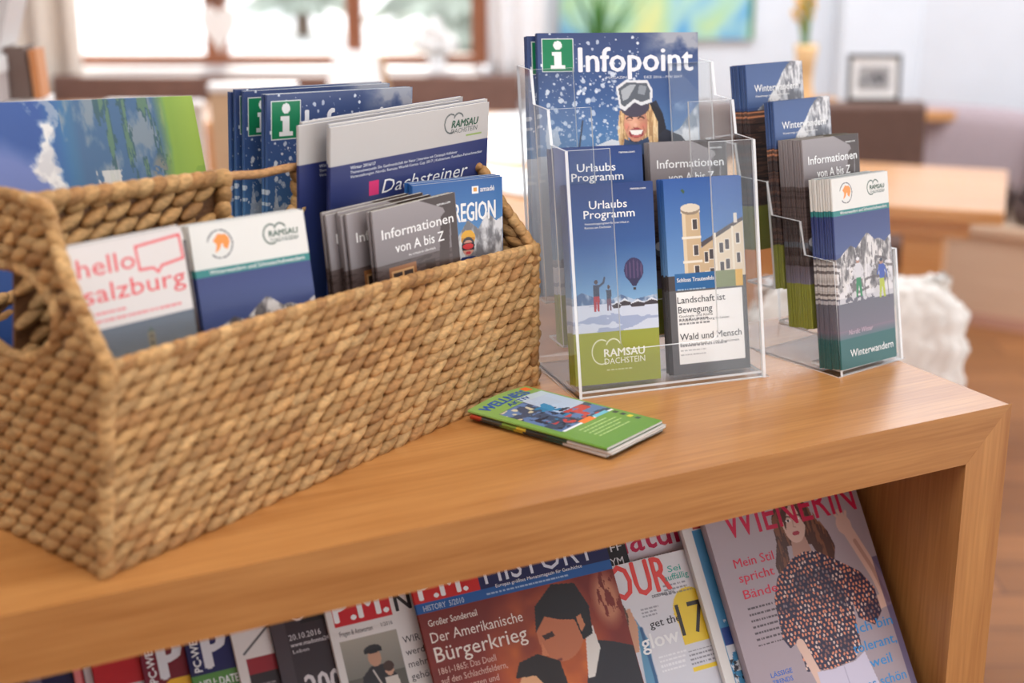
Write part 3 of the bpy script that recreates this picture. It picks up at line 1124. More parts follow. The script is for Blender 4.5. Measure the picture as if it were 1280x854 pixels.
    cv.poly([(16, 21), (27, 21), (27, 36), (31, 36), (31, 40.5), (14.5, 40.5), (14.5, 36), (18.5, 36), (18.5, 25.5), (16, 25.5)], g)
    tx = [T('Infopoint', 47, 44, 27, rgb(236, 238, 244), 136, .035), T('MAGAZIN', 79, 52.5, 2.8, rgb(226, 230, 238), 24, 0), T('DEZ 2016 - MAI 2017', 124, 52.5, 2.8, rgb(226, 230, 238), 46, 0)]
    return cv, tx


# ---- panorama brochure lying on its side: sky to the left, meadow to the right
def art_panorama():
    cv = Canvas(285, 300, rgb(40, 76, 142), 1.0)
    X, Y = cv.X, cv.Y
    n = cv.noise(40, 71, 4)
    m = np.clip(1 - np.abs(Y - 62 - (X - 60) * .25 + 16 * (n - .5)) / 34, 0, 1) * (X < 134)
    cv.put(np.clip(m * 1.6, 0, 1), rgb(112, 124, 178), .85)
    cv.put(np.clip((X - 120) / 30, 0, 1), rgb(54, 112, 152))
    n2 = cv.noise(26, 72, 5, .6, 1.4)
    m = (X > 140) & (X < 250)
    cv.put(m * np.clip((X - 140) / 18, 0, 1), rgb(62, 96, 132))
    cv.put(m * np.clip((n2 - .5) * 7, 0, 1), rgb(132, 142, 148), .8)
    n3 = cv.noise(18, 73, 5, .3, 2.2)
    cv.put((X > 176) & (X < 250) & (n3 > .5), rgb(50, 84, 92), .9)
    cv.put((X > 182) & (X < 256) & (n3 > .57), rgb(92, 124, 96), .8)
    cv.put(((n2 > .55) & (X > 150) & (X < 215) & (Y > 66)).astype(float), rgb(206, 202, 196), .85)
    cx = 121 + (Y - 20) * .16 + 7 * np.sin(Y / 13) + 10 * (n - .5)
    wd = 11 + 4 * np.sin(Y / 9 + 1)
    e = np.clip((wd - np.abs(X - cx)) / 6 + (cv.noise(9, 77, 4) - .5) * 3, 0, 1) * np.clip((Y - 16) / 6, 0, 1) * np.clip((132 - Y) / 8, 0, 1)
    cv.put(e, rgb(228, 224, 218), .95)
    e2 = np.clip((cv.noise(12, 78, 4) - .52) * 8, 0, 1) * (np.abs(X - cx) < wd)
    cv.put(e2, rgb(186, 184, 188), .6)
    cv.put(np.clip((X - 238 - 9 * (n - .5)) / 14, 0, 1), rgb(128, 160, 62))
    cv.put(np.clip((X - 258) / 20, 0, 1) * (n > .3), rgb(150, 178, 70), .8)
    m = np.clip(1 - cv.d_ell(236, 76, 10, 24), 0, 1) * (cv.noise(4, 75, 3) > .45)
    cv.put(np.clip(m * 3, 0, 1), rgb(120, 120, 112), .9)
    return cv, []


# ---- green wellness booklet
def art_wellness():
    cv = Canvas(95, 172, rgb(108, 178, 58))
    cv.grad(0, 172, rgb(134, 170, 92), rgb(104, 152, 56))
    cv.rect(8, 34, 92, 112, rgb(62, 76, 100))
    n = cv.noise(14, 81, 4)
    cv.put((cv.X > 8) & (cv.X < 92) & (cv.Y > 34) & (cv.Y < 112) & (n > .5), rgb(96, 128, 176), .9)
    cv.put((cv.X > 48) & (cv.X < 92) & (cv.Y > 22) & (cv.Y < 80) & (cv.noise(18, 82, 3) > .38), rgb(188, 204, 224), .9)
    cv.put((cv.X > 14) & (cv.X < 70) & (cv.Y > 64) & (cv.Y < 110) & (cv.noise(7, 83, 3) > .56), rgb(34, 36, 52), .9)
    cv.put((cv.X > 20) & (cv.X < 90) & (cv.Y > 80) & (cv.Y < 112) & (cv.noise(9, 84, 2) > .62), rgb(206, 64, 54), .9)
    cv.put((cv.X > 20) & (cv.X < 60) & (cv.Y > 50) & (cv.Y < 90) & (cv.noise(8, 85, 2) > .62), rgb(40, 128, 176), .9)
    cv.put((cv.X > 8) & (cv.X < 40) & (cv.Y > 34) & (cv.Y < 62) & (cv.noise(8, 86, 2) > .56), rgb(216, 206, 170), .9)
    cv.rect(10, 112, 92, 115, rgb(236, 240, 244))
    cv.rect(40, 108, 60, 116, rgb(236, 128, 52))
    cv.rect(62, 109, 84, 115, rgb(110, 190, 214))
    cv.rect(78, 3, 90, 13, rgb(238, 110, 48))
    cv.greek(22, 124, 56, 5, 6, 1.8, rgb(206, 228, 160), .7, 3)
    for k, c in enumerate([rgb(60, 70, 60), rgb(60, 70, 60), rgb(216, 206, 60), rgb(60, 80, 60)]):
        cv.rect(84, 118 + k * 9, 90, 123 + k * 9, c)
    tx = [T('WELLNESS', 6, 21, 12.5, rgb(40, 88, 170), 70, .05), T('AKTIV', 30, 31, 7, rgb(44, 84, 160), 34, .04)]
    return cv, tx


# ---- magazines of the rack below
def art_history():
    """orange-red history magazine (its film still replaced by a plain couple in front of a fire-coloured sky)"""
    cv = Canvas(222, 282, rgb(150, 50, 34), 1.2)
    cv.grad(47, 282, rgb(116, 34, 26), rgb(186, 62, 36))
    n = cv.noise(60, 91, 4)
    m = np.clip(1 - cv.d_ell(128, 120, 74, 96), 0, 1)
    cv.put(np.clip(m * 1.9, 0, 1), rgb(222, 118, 46), .95)
    cv.put(np.clip((n - .52) * 4, 0, 1) * (cv.Y > 47), rgb(112, 34, 26), .7)
    cv.put((np.clip(1 - cv.d_ell(206, 76, 20, 34), 0, 1) * 2 * (cv.noise(9, 92, 4, .5, 1.6) > .46)).clip(0, 1), rgb(206, 140, 104), .9)
    dk = rgb(28, 24, 28)
    # man in a dark suit, head bowed to the left
    cv.poly([(178, 112), (198, 118), (222, 128), (222, 282), (150, 282), (148, 200), (160, 150)], rgb(38, 36, 44))
    cv.poly([(172, 104), (182, 98), (184, 122), (170, 148), (162, 148)], rgb(228, 222, 214))
    cv.ell(146, 92, 27, 34, rgb(196, 116, 78), 1, .25)
    cv.poly([(118, 92), (124, 66), (148, 48), (174, 52), (184, 78), (180, 106), (168, 110), (164, 88), (146, 84), (132, 78)], dk)
    cv.poly([(166, 86), (172, 84), (174, 96), (168, 102)], rgb(206, 132, 92))
    cv.poly([(124, 96), (136, 94), (138, 99), (126, 101)], rgb(60, 34, 30))
    cv.poly([(122, 102), (118, 116), (126, 117)], rgb(210, 130, 88))
    cv.line([(126, 124), (138, 123)], 2.4, rgb(120, 54, 44))
    # dark haired woman standing in front of him, looking the same way
    cv.ell(112, 150, 26, 34, rgb(36, 26, 26))
    cv.ell(100, 152, 17, 25, rgb(226, 170, 124))
    cv.ell(96, 156, 9, 14, rgb(240, 192, 148), .8, 0, .9)
    cv.poly([(84, 130), (92, 116), (114, 112), (136, 124), (140, 160), (134, 186), (120, 184), (118, 150), (106, 132)], rgb(34, 24, 24))
    cv.poly([(84, 150), (79, 162), (86, 164)], rgb(226, 170, 124))
    cv.line([(88, 147), (96, 146)], 1.8, rgb(70, 40, 36))
    cv.ell(89, 170, 4.2, 1.8, rgb(176, 52, 48))
    cv.poly([(94, 176), (118, 178), (150, 212), (160, 282), (66, 282), (76, 214)], rgb(206, 196, 186))
    cv.rect(0, 0, 222, 38, rgb(26, 34, 84))
    cv.rect(0, 0, 71, 38, rgb(206, 38, 36))
    cv.rect(0, 37, 222, 47.5, rgb(30, 92, 160))
    cv.greek(76, 44, 120, 1, 3, 1.8, rgb(200, 214, 232), .8, 1)
    cv.greek(150, 176 + 30, 40, 1, 3, 4, rgb(220, 222, 224), .4, 2)
    s = rgb(240, 228, 216)
    tx = [T('P.M.', 6, 34, 22, W_, 52, .05), T('HISTORY', 78, 33, 26, rgb(224, 228, 240), 128, .0), T('Europas größtes Monatsmagazin für Geschichte', 88, 38.5, 3.4, W_, 100, .006),
          T('HISTORY  5/2010', 7, 45.5, 5.4, rgb(206, 220, 236), 44, .004), T('Großer Sonderteil', 8, 61, 6.4, s, 53, .008),
          T('Der Amerikanische', 7, 77, 10, s, 101, -.004), T('Bürgerkrieg', 7, 96, 14.4, s, 101, .004),
          T('1861-1865: Das Duell', 7, 108, 6.2, rgb(226, 186, 170), 62, -.004), T('auf den Schlachtfeldern,', 7, 117.5, 6.2, rgb(226, 186, 170), 72, -.004),
          T('die Romanzen und', 9, 127, 6.2, rgb(226, 186, 170), 58, -.004), T('das Wort der', 18, 136.5, 6.2, rgb(226, 186, 170), 44, -.004)]
    return cv, tx


def art_style():
    """women's magazine: girl in a navy blouse with orange dots"""
    cv = Canvas(207, 278, rgb(176, 160, 166), 1.35)
    cv.grad(0, 278, rgb(186, 172, 176), rgb(156, 140, 150))
    cv.put(np.clip((cv.X - 150) / 60, 0, 1), rgb(166, 150, 156), .8)
    sk, sh = rgb(220, 184, 168), rgb(190, 148, 132)
    pk = rgb(206, 30, 74)
    # raised right arm and hand
    cv.line([(186, 150), (203, 148), (198, 120), (180, 68)], 15, sk)
    cv.line([(204, 150), (196, 112), (184, 78)], 5, sh)
    cv.ell(176, 58, 10, 12, sk, 1, -.3)
    for k, (a, b) in enumerate([(168, 44), (173, 41), (178, 41), (183, 44)]):
        cv.line([(174 + k * 2, 54), (a, b)], 3.6, sk)
    # hair behind
    h0, h1 = rgb(84, 52, 42), rgb(140, 88, 60)
    cv.poly([(84, 34), (92, 20), (110, 12), (130, 18), (138, 40), (152, 60), (156, 78), (150, 92), (134, 92), (126, 70), (94, 66), (90, 96), (76, 106), (72, 84), (82, 60)], h0)
    cv.put((cv.inside([(84, 34), (110, 12), (130, 18), (152, 60), (154, 84), (134, 92), (126, 70), (94, 66), (86, 98), (74, 100), (82, 60)]) & (cv.noise(9, 95, 3, .35, 2.4) > .52)), h1, .8)
    # neck, face
    cv.poly([(102, 58), (120, 56), (124, 78), (112, 88), (98, 78)], sh)
    cv.ell(111, 44, 14.5, 21, sk, 1, .12)
    cv.poly([(97, 30), (104, 22), (112, 21), (104, 34), (99, 50)], h0)
    cv.poly([(118, 22), (128, 34), (128, 56), (122, 40)], h0)
    for ex in (105, 117):
        cv.ell(ex, 39.5, 3.4, 1.7, rgb(246, 240, 238))
        cv.ell(ex, 39.5, 1.6, 1.7, rgb(60, 46, 44))
        cv.line([(ex - 4, 36), (ex, 34.6), (ex + 4, 36)], 1.3, rgb(80, 52, 44))
    cv.line([(111, 40), (109.6, 47), (112.6, 48)], 1.1, sh)
    cv.ell(110.5, 54.5, 5, 2.5, rgb(176, 62, 76))
    # blouse
    bl = rgb(44, 36, 66)
    body = [(96, 80), (112, 76), (128, 78), (150, 92), (178, 112), (190, 132), (190, 160), (176, 172), (158, 160), (156, 140), (150, 190), (136, 202), (104, 204), (72, 200), (70, 168), (60, 172), (54, 160), (58, 118), (70, 96)]
    cv.poly(body, bl)
    bm = cv.inside(body)
    rng = random.Random(4)
    i = 0
    for gy in range(78, 206, 5):
        for gx in range(54, 194, 5):
            x, y = gx + rng.uniform(-1.2, 1.2) + (2.5 if (gy // 5) % 2 else 0), gy + rng.uniform(-1.2, 1.2)
            d = cv.d_ell(x, y, 1.25, 1.75, rng.uniform(-.6, .6))
            cv.put((d <= 1) & bm, rgb(236, 150, 112) if rng.random() > .3 else rgb(238, 204, 186), .95)
    cv.put(bm & (cv.noise(26, 97, 3) > .58), rgb(34, 26, 54), .45)
    cv.line([(74, 170), (82, 200), (92, 240), (100, 278)], 11, sk)
    cv.poly([(84, 203), (104, 205), (136, 203), (152, 196), (158, 230), (162, 278), (84, 278)], rgb(202, 194, 214))
    cv.line([(120, 206), (122, 278)], 1.2, rgb(170, 162, 186))
    cv.greek(22, 122, 38, 7, 6.6, 2.2, rgb(60, 50, 56), .75, 11)
    cv.rect(199, 100, 207, 278, rgb(54, 46, 96), .55)
    bb = rgb(40, 138, 206)
    tx = [T('WIENERIN', 22, 44, 34, pk, 178, .01, lay=0), T('Mein Stil', 21, 76, 9.4, rgb(216, 44, 72), 52, .012), T('spricht', 22, 92, 9.4, rgb(216, 44, 72), 46, .012),
          T('Bände', 22, 110, 9.4, rgb(216, 44, 72), 44, .012), T('Ich bin', 150, 176, 10.5, bb, 50, .014), T('tolerant,', 138, 196, 10.5, bb, 60, .014),
          T('weil', 154, 215, 10.5, bb, 30, .014), T('es schön', 142, 236, 10.5, bb, 54, .014), T('LÄSSIGE', 26, 196, 5, rgb(60, 110, 200), 28, .02), T('TRENDS', 26, 204, 5, rgb(60, 110, 200), 26, .02)]
    return cv, tx


def art_glamour():
    cv = Canvas(205, 236, rgb(222, 220, 224), 1.1)
    cv.grad(0, 236, rgb(232, 230, 232), rgb(196, 198, 212))
    cv.line([(104, 62), (112, 84), (108, 120), (104, 180)], 12, rgb(96, 150, 184))
    cv.poly([(92, 52), (106, 46), (110, 66), (104, 92), (90, 92)], rgb(214, 160, 128))
    cv.line([(113, 70), (114, 120), (111, 190)], 4, rgb(52, 96, 140))
    cv.put((cv.d_ell(80, 50, 22, 30) < 1) & (cv.noise(9, 98, 3, .5, 2) > .4), rgb(92, 62, 50))
    y = rgb(240, 206, 52)
    cv.ell(178, 64, 22, 25, y)
    cv.rect(158, 62, 205, 98, y)
    cv.rect(160, 122, 205, 127, y)
    cv.greek(160, 106, 40, 4, 4.4, 1.6, rgb(110, 110, 120), .7, 1)
    cv.greek(124, 104, 36, 4, 4.8, 2.0, rgb(240, 240, 244), .9, 2)
    cv.greek(118, 52, 24, 3, 3.6, 1.2, rgb(120, 120, 130), .6, 5)
    cv.greek(152, 34, 36, 3, 4.4, 1.4, rgb(120, 120, 130), .7, 3)
    r = rgb(236, 72, 66)
    tx = [T('GLAM', 4, 37, 36, r, 84, .03), T('OUR', 92, 37, 36, r, 70, .03), T('DEZEMBER 2016', 136, 42, 2.8, rgb(60, 60, 70), 28, .02),
          T('get the', 124, 72, 8, rgb(46, 44, 52), 38, .012), T('glow', 108, 92, 15, W_, 46, .03), T('17', 159, 88, 33, rgb(52, 44, 40), 34, -.016),
          T('Sei', 163, 20, 6.4, rgb(70, 178, 160), 16, .02), T('auffällig', 156, 28.5, 6.4, rgb(70, 178, 160), 30, .02)]
    return cv, tx


def art_pink():
    cv = Canvas(205, 286, rgb(226, 214, 220), 1.0)
    cv.put((cv.d_ell(96, 50, 24, 46) < 1) & (cv.noise(12, 99, 3, .5, 2) > .3), rgb(72, 48, 44))
    cv.ell(88, 40, 12, 18, rgb(214, 170, 150))
    cv.greek(128, 50, 60, 4, 4.6, 1.6, rgb(120, 110, 116), .8, 3)
    return cv, [T('Natur', 96, 40, 32, rgb(196, 26, 74), 104, .02)]


def art_black_fit():
    cv = Canvas(205, 284, rgb(28, 28, 32), 1.0)
    return cv, [T('FF', 186, 33, 8, rgb(220, 220, 222), 14, .01), T('GYM', 174, 48, 8, rgb(220, 220, 222), 24, .01)]


def art_blue_thick():
    cv = Canvas(205, 280, rgb(226, 222, 218), 1.0)
    cv.rect(14, 20, 205, 28, rgb(180, 44, 48))
    cv.rect(12, 30, 205, 280, rgb(70, 140, 184))
    cv.ell(52, 72, 24, 28, rgb(238, 238, 238))
    cv.put((cv.X > 12) & (cv.Y > 120) & (cv.noise(10, 101, 4) > .5), rgb(226, 226, 230), .95)
    cv.put((cv.X > 12) & (cv.Y > 136) & (cv.Y < 156), rgb(36, 60, 132), .9)
    cv.put((cv.X > 12) & (cv.Y > 170) & (cv.noise(6, 102, 4) > .52), rgb(40, 40, 48), .9)
    return cv, [T('N', 18, 18, 14, rgb(40, 40, 44), 12, .0)]


def art_portrait():
    """white news magazine, red head strip, photo of a sailor with a child"""
    cv = Canvas(210, 280, rgb(226, 222, 218), 1.2)
    cv.rect(6, 0, 66, 40, rgb(206, 36, 46))
    cv.rect(7, 55, 66, 130, rgb(150, 146, 134))
    cv.grad(55, 92, rgb(170, 164, 150), rgb(128, 126, 118), 7, 66)
    cv.rect(7, 92, 66, 130, rgb(96, 94, 86))
    cv.poly([(22, 92), (32, 84), (48, 84), (56, 96), (58, 130), (18, 130)], rgb(44, 42, 46))
    cv.ell(38, 76, 6.6, 9, rgb(196, 150, 122))
    cv.ell(38, 68, 9, 4.2, rgb(40, 40, 44))
    cv.rect(29, 68, 47, 71.6, rgb(30, 30, 34))
    cv.ell(50, 90, 4.6, 6, rgb(206, 160, 134))
    cv.ell(50, 87, 5.4, 5, rgb(70, 48, 40))
    cv.poly([(44, 97), (57, 97), (60, 124), (42, 124)], rgb(214, 206, 196))
    cv.line([(34, 88), (40, 104)], 1.6, rgb(214, 206, 196))
    cv.greek(72, 70, 0, 0, 4, 2, K_)
    k = rgb(40, 38, 40)
    tx = [T('P.M.', 8, 36, 24, W_, 55, .05), T('Fragen & Antworten', 9, 50, 4.8, k, 34, -.004), T('1/2016', 52, 49, 3.6, k, 12, 0),
          T('N', 71, 38, 18, k, 16, .04)]
    for i, w in enumerate(['WIR', 'werden', 'mehr', 'gehört', 'kann']):
        tx.append(T(w, 70, 70 + i * 12, 6.6, k, None, .0))
    tx += [T('Unser Kapitän', 25, 112, 4, W_, 30, .01), T('Schweigen ab?', 20, 119, 4, W_, 38, .01)]
    return cv, tx


def art_black200():
    cv = Canvas(210, 280, rgb(52, 42, 48), 1.2)
    cv.rect(0, 0, 14, 280, rgb(70, 60, 66))
    cv.rect(30, 0, 60, 26, rgb(24, 22, 26))
    s = rgb(222, 216, 218)
    cv.ring(28, 14, 8, 1.6, s)
    return cv, [T('20.10.2016', 15, 40, 5.4, s, 32, 0), T('www.madonna24.at', 15, 46.5, 4, s, 44, .02), T('Leben', 16, 52.6, 3.2, s, 16, 0), T('200', 21, 98, 23, s, 36, .03)]


def art_redwhite():
    cv = Canvas(210, 280, rgb(226, 220, 216), 1.2)
    cv.rect(9, 47, 210, 280, rgb(46, 38, 42))
    cv.rect(9, 47, 210, 62, rgb(150, 34, 46))
    cv.line([(8, 42), (34, 22), (60, 16)], 1.8, rgb(40, 36, 40))
    cv.greek(15, 74, 22, 3, 5, 2, rgb(190, 182, 184), .7, 3)
    cv.greek(15, 92, 18, 2, 5, 2, rgb(190, 182, 184), .7, 4)
    return cv, []


def art_pc(base, strip, striptext, deep):
    cv = Canvas(210, 280, base, 1.2)
    cv.rect(0, 0, 10, 280, deep)
    if strip == 'green':
        cv.rect(0, 51, 210, 67, rgb(86, 140, 66))
        cv.rect(0, 67, 210, 280, rgb(34, 88, 170))
    else:
        cv.poly([(10, 56), (22, 48), (210, 44), (210, 280), (10, 280)], rgb(236, 182, 42))
        cv.rect(0, 56, 10, 280, rgb(110, 40, 52))
        cv.poly([(30, 0), (40, 16), (52, 34), (60, 34), (60, 0)], rgb(190, 140, 116))
    tx = [T('P', 16, 46, 34, rgb(222, 222, 226), 20, .07), T('PC-WELT', 11, 48, 7, W_, 40, .04, rot=-math.pi / 2), T(striptext, 6 if strip == 'green' else 20, 64, 7.4, W_ if strip == 'green' else rgb(70, 46, 30), 42, .02)]
    return cv, tx


def art_pro():
    cv = Canvas(210, 280, rgb(196, 192, 192), 1.2)
    cv.rect(0, 0, 210, 43, rgb(188, 34, 42))
    cv.rect(0, 43, 210, 52, rgb(206, 204, 204))
    return cv, [T('PRO', 11, 66, 13, rgb(86, 84, 88), 38, 0)]


def art_navy():
    cv = Canvas(210, 280, rgb(32, 34, 74), 1.0)
    cv.line([(10, 60), (40, 38)], 4, rgb(150, 146, 170))
    cv.rect(20, 0, 30, 280, rgb(120, 112, 130), .8)
    cv.rect(60, 30, 210, 60, rgb(60, 40, 70))
    cv.line([(8, 40), (14, 22), (20, 40)], 3, rgb(190, 188, 204))
    return cv, []


def art_red():
    cv = Canvas(205, 280, rgb(176, 60, 64), 1.0)
    cv.rect(0, 0, 5, 280, rgb(226, 130, 130))
    cv.rect(8, 0, 205, 280, rgb(30, 26, 30))
    cv.rect(9, 20, 16, 48, rgb(206, 196, 196))
    return cv, []


# ------------------------------------------------------------------ the room
def struct(name, mb, mats, M, bevel=0.0):
    o = mb.build(name, mats, None, False, bevel)
    o.matrix_world = M
    o['kind'] = 'structure'
    return o


RM = room_M(0, 0)
WD = 6.2                                    # distance of the window wall
m = MB()
m.box((-4.5, -2.5, -0.06), (4.5, WD + .2, 0))
struct('floor', m, FLOORM, RM)
m = MB()
m.box((-4.5, -2.6, 2.72), (4.5, WD + .2, 2.8))
struct('ceiling', m, WALL, RM)
m = MB()                                     # window wall: parapet, head, piers
wx0, wx1, wz0, wz1 = -2.75, -0.10, 0.775, 2.15
m.box((-4.5, WD, 0), (1.32, WD + .2, wz0))
m.box((-4.5, WD, wz1), (1.32, WD + .2, 2.72))
m.box((-4.5, WD, wz0), (wx0, WD + .2, wz1))
m.box((wx1, WD, wz0), (1.32, WD + .2, wz1))
struct('wall_back', m, WALL, RM)
m = MB()
m.box((-4.6, -2.6, 0), (-4.5, WD + .2, 2.72))
struct('wall_left', m, WALL, RM)
m = MB()
m.box((-4.5, -2.7, 0), (4.5, -2.6, 2.72))
struct('wall_front', m, WALL, RM)
m = MB()                                     # pier between the painting's wall and the right wall
m.box((1.30, WD - .16, 0), (1.62, WD + .2, 2.72))
struct('wall_pier', m, WALL, RM, 0.02)
m = MB()                                     # right wall, running forward at a slant
a, b = Vector((1.60, 6.06, 0)), Vector((1.60 + 3.4 * .821, 6.06 - 3.4 * .571, 0))
dd = (b - a).normalized()
nn = Vector((dd.y, -dd.x, 0))
nn = -nn if nn.x < 0 else nn
m.prism([a, b, b + nn * .15, a + nn * .15], (0, 0, 2.72))
struct('wall_right', m, WALL, RM)
# window
wf = MB()
for x0, x1 in ((wx0, wx0 + .06), (-1.95, -1.89), (-1.245, -1.160), (-.672, -.61), (wx1 - .066, wx1)):
    wf.box((x0, WD - .02, wz0 + .03), (x1, WD + .06, wz1))
wf.box((wx0, WD - .02, wz1 - .06), (wx1, WD + .06, wz1))
win = wf.build('window_1', FRAME_W)
win.matrix_world = RM
win['kind'] = 'structure'
m = MB()
for x0, x1 in ((wx0 + .05, -1.95), (-1.89, -1.245), (-1.160, -.672), (-.61, wx1 - .06)):
    m.box((x0, WD - .015, .805), (x1, WD + .055, .842))
m.build('bottom_rail', FRAME_H, win, bevel=.004)
m = MB()
m.box((wx0, WD - .15, wz0 - .03), (wx1 - .02, WD + .02, wz0 + .028))
m.build('window_sill', WHITE, win, bevel=.008)
mg, ng, bg = new_mat('window_glass')
ng.nodes.remove(bg)
_t = ng.nodes.new('ShaderNodeBsdfTransparent')
_g = ng.nodes.new('ShaderNodeBsdfGlossy')
_g.inputs['Roughness'].default_value = .02
_f = ng.nodes.new('ShaderNodeMixShader')
_f.inputs[0].default_value = .06
ng.links.new(_t.outputs[0], _f.inputs[1])
ng.links.new(_g.outputs[0], _f.inputs[2])
ng.links.new(_f.outputs[0], ng.nodes['Material Output'].inputs['Surface'])
for x0, x1 in ((wx0 + .06, -1.95), (-1.89, -1.245), (-1.160, -.672), (-.61, wx1 - .066)):
    m = MB()
    m.box((x0, WD + .018, .842), (x1, WD + .024, wz1 - .06))
    m.build('window_pane', mg, win)

# outside the window: snow and a few firs
m = MB()
m.box((-14, WD + .3, -1.2), (10, 40, -.35))
o = m.build('snow_ground', SNOW)
o.matrix_world = RM
o['kind'] = 'structure'


def fir(L, D, h, label, seed):
    rng = random.Random(seed)
    r = empty('fir_tree', room_M(L, D, -.35), label, 'tree', 'firs outside the window')
    t = MB()
    t.tube([(0, 0, 0), (0, 0, h * .9)], [h * .03, h * .008], 8)
    t.build('trunk', BARK, r)
    c = MB()
    for k in range(9):
        z = h * (.10 + .1 * k)
        R = h * .24 * (1 - k / 9.6)
        n = 11
        ring, top = [], (0, 0, z + h * .17)
        for i in range(n * 2):
            a = math.pi * i / n
            rr = R * (1 if i % 2 == 0 else .62) * rng.uniform(.85, 1.1)
            ring.append((rr * math.cos(a), rr * math.sin(a), z - (h * .03 if i % 2 == 0 else 0)))
        c.add(ring + [top, (0, 0, z + h * .02)], [(i, (i + 1) % (2 * n), 2 * n) for i in range(2 * n)] + [((i + 1) % (2 * n), i, 2 * n + 1) for i in range(2 * n)])
    c.build('foliage', FIR, r)


fir(-.75, 17.5, 4.2, 'tall fir seen through the right-hand window pane, left of its middle', 1)
fir(-.45, 13.5, 2.6, 'fir nearest the right edge of the window, behind the white flowers', 2)
fir(-2.6, 19, 3.6, 'fir outside the middle window pane, left of the narrow mullion', 3)
fir(-3.8, 24, 4.4, 'far fir outside the left window pane', 4)


def curtain(name, L0, L1, D, z0, z1, mat, folds, label, tie=False):
    m = MB()
    nx, nz = folds * 10, 14
    vs, fs = [], []
    for j in range(nz + 1):
        t = j / nz
        z = z0 + (z1 - z0) * t
        for i in range(nx + 1):
            s = i / nx
            w = 1.0
            zz = z
            if tie:
                w = .86 + .14 * math.sin(min(1, t * 5) * math.pi / 2)
                zz = z - (0.045 * math.sin(math.pi * s) if j == 0 else 0)
            x = (L0 + L1) / 2 + (s - .5) * (L1 - L0) * w
            y = D + .03 * math.sin(s * folds * 2 * math.pi) * (0.6 + .4 * t) + .012 * math.sin(s * folds * 5.1 + t * 3)
            vs.append((x, y, zz))
    for j in range(nz):
        for i in range(nx):
            q = j * (nx + 1) + i
            fs.append((q, q + 1, q + nx + 2, q + nx + 1))
    m.add(vs, fs)
    o = m.build(name, mat, None, True)
    so = o.modifiers.new('solid', 'SOLIDIFY')
    so.thickness = .006
    o.matrix_world = RM
    return tag(o, label, 'curtain', 'curtains at the window')


curtain('curtain', -2.40, -1.69, WD - .24, .06, 2.55, CREAM, 6, 'long cream curtain hanging at the left edge of the photo beside the window')
curtain('curtain', -.095, .125, WD - .24, .735, 2.55, WHITECLOTH, 3, 'short white curtain hanging at the right edge of the window', True)

# dark bench back below the window
b = empty('window_bench', room_M(0, 0), 'dark brown wooden bench running along below the window', 'bench')
m = MB()
m.box((-1.78, WD - .36, .42), (.03, WD - .30, .80))
m.build('backrest', BENCHB, b, bevel=.01)
m = MB()
m.box((-1.78, WD - .61, .40), (.03, WD - .30, .45))
m.build('seat', BENCHB, b, bevel=.01)
m = MB()
m.box((-1.74, WD - .58, 0), (-.01, WD - .34, .40))
m.build('base', BENCHB, b)

# hanging heart
m = MB()
pts = []
for i in range(28):
    a = 2 * math.pi * i / 28
    pts.append((.0042 * 16 * math.sin(a) ** 3, 0, .0062 * (13 * math.cos(a) - 5 * math.cos(2 * a) - 2 * math.cos(3 * a) - math.cos(4 * a))))
hm = MB()
hm.prism(pts, (0, .03, 0))
r = empty('hanging_heart', room_M(-1.135, WD - .30, .985), 'white heart ornament hanging in front of the wide window mullion', 'ornament')
hm.build('heart', MATT_WHITE, r, bevel=.008)
m = MB()
m.tube([(0, .015, .03), (0, .015, 1.1)], .0025, 6)
m.build('cord', BLACKF, r)
m = MB()
for s in (-1, 1):
    m.ball((s * .022, .01, .10), (.026, 0, .008 * s), (0, .012, 0), (0, 0, .014))
m.build('bow', BROWN, r)


def table(name, M, sx, sy, top, legs, label, apron=.07, slab=None):
    r = empty(name, M, label, 'table')
    m = MB()
    m.box((-sx / 2, -sy / 2, top - .035), (sx / 2, sy / 2, top))
    m.build('tabletop', TABLE_W, r, bevel=.006)
    if apron:
        for y in (-sy / 2 + .06, sy / 2 - .08):
            m = MB()
            m.box((-sx / 2 + .08, y, top - .035 - apron), (sx / 2 - .08, y + .02, top - .034))
            m.build('apron', TABLE_W, r)
    for (x, y, w, d) in legs:
        m = MB()
        m.box((x - w / 2, y - d / 2, 0), (x + w / 2, y + d / 2, top - .034))
        m.build('leg', TABLE_W, r, bevel=.005)
    return r


# left tables
table('dining_table', room_M(-1.25, 5.34, 0, 0), 1.5, .46, .74, [(s * .68, q * .17, .06, .06) for s in (-1, 1) for q in (-1, 1)], 'wooden table in the sun by the window, behind the basket, carrying the white card', .16)
table('dining_table', room_M(.08, 4.36, 0, 0), .56, 1.9, .74, [(s * .21, q * .86, .06, .06) for s in (-1, 1) for q in (-1, 1)], 'long wooden table between basket and tall leaflet holder, laid with white mats', .10)
for L, D, w, lab in [(.09, 5.02, .44, 'white round mat on the long table, farthest of the three'), (.10, 4.52, .48, 'white round mat on the long table, middle of the three'), (.13, 3.98, .38, 'white round mat on the long table, nearest of the three')]:
    m = MB()
    m.lathe([(0, 0), (w / 2 - .01, 0), (w / 2, .004), (w / 2, .008), (w / 2 - .012, .012), (0, .012)], 32, M=Matrix.Diagonal((1, 1.0, 1, 1)))
    o = m.build('place_mat', MATT_WHITE)
    o.matrix_world = room_M(L, D, .7405)
    tag(o, lab, 'mat', 'round white mats on the long table')
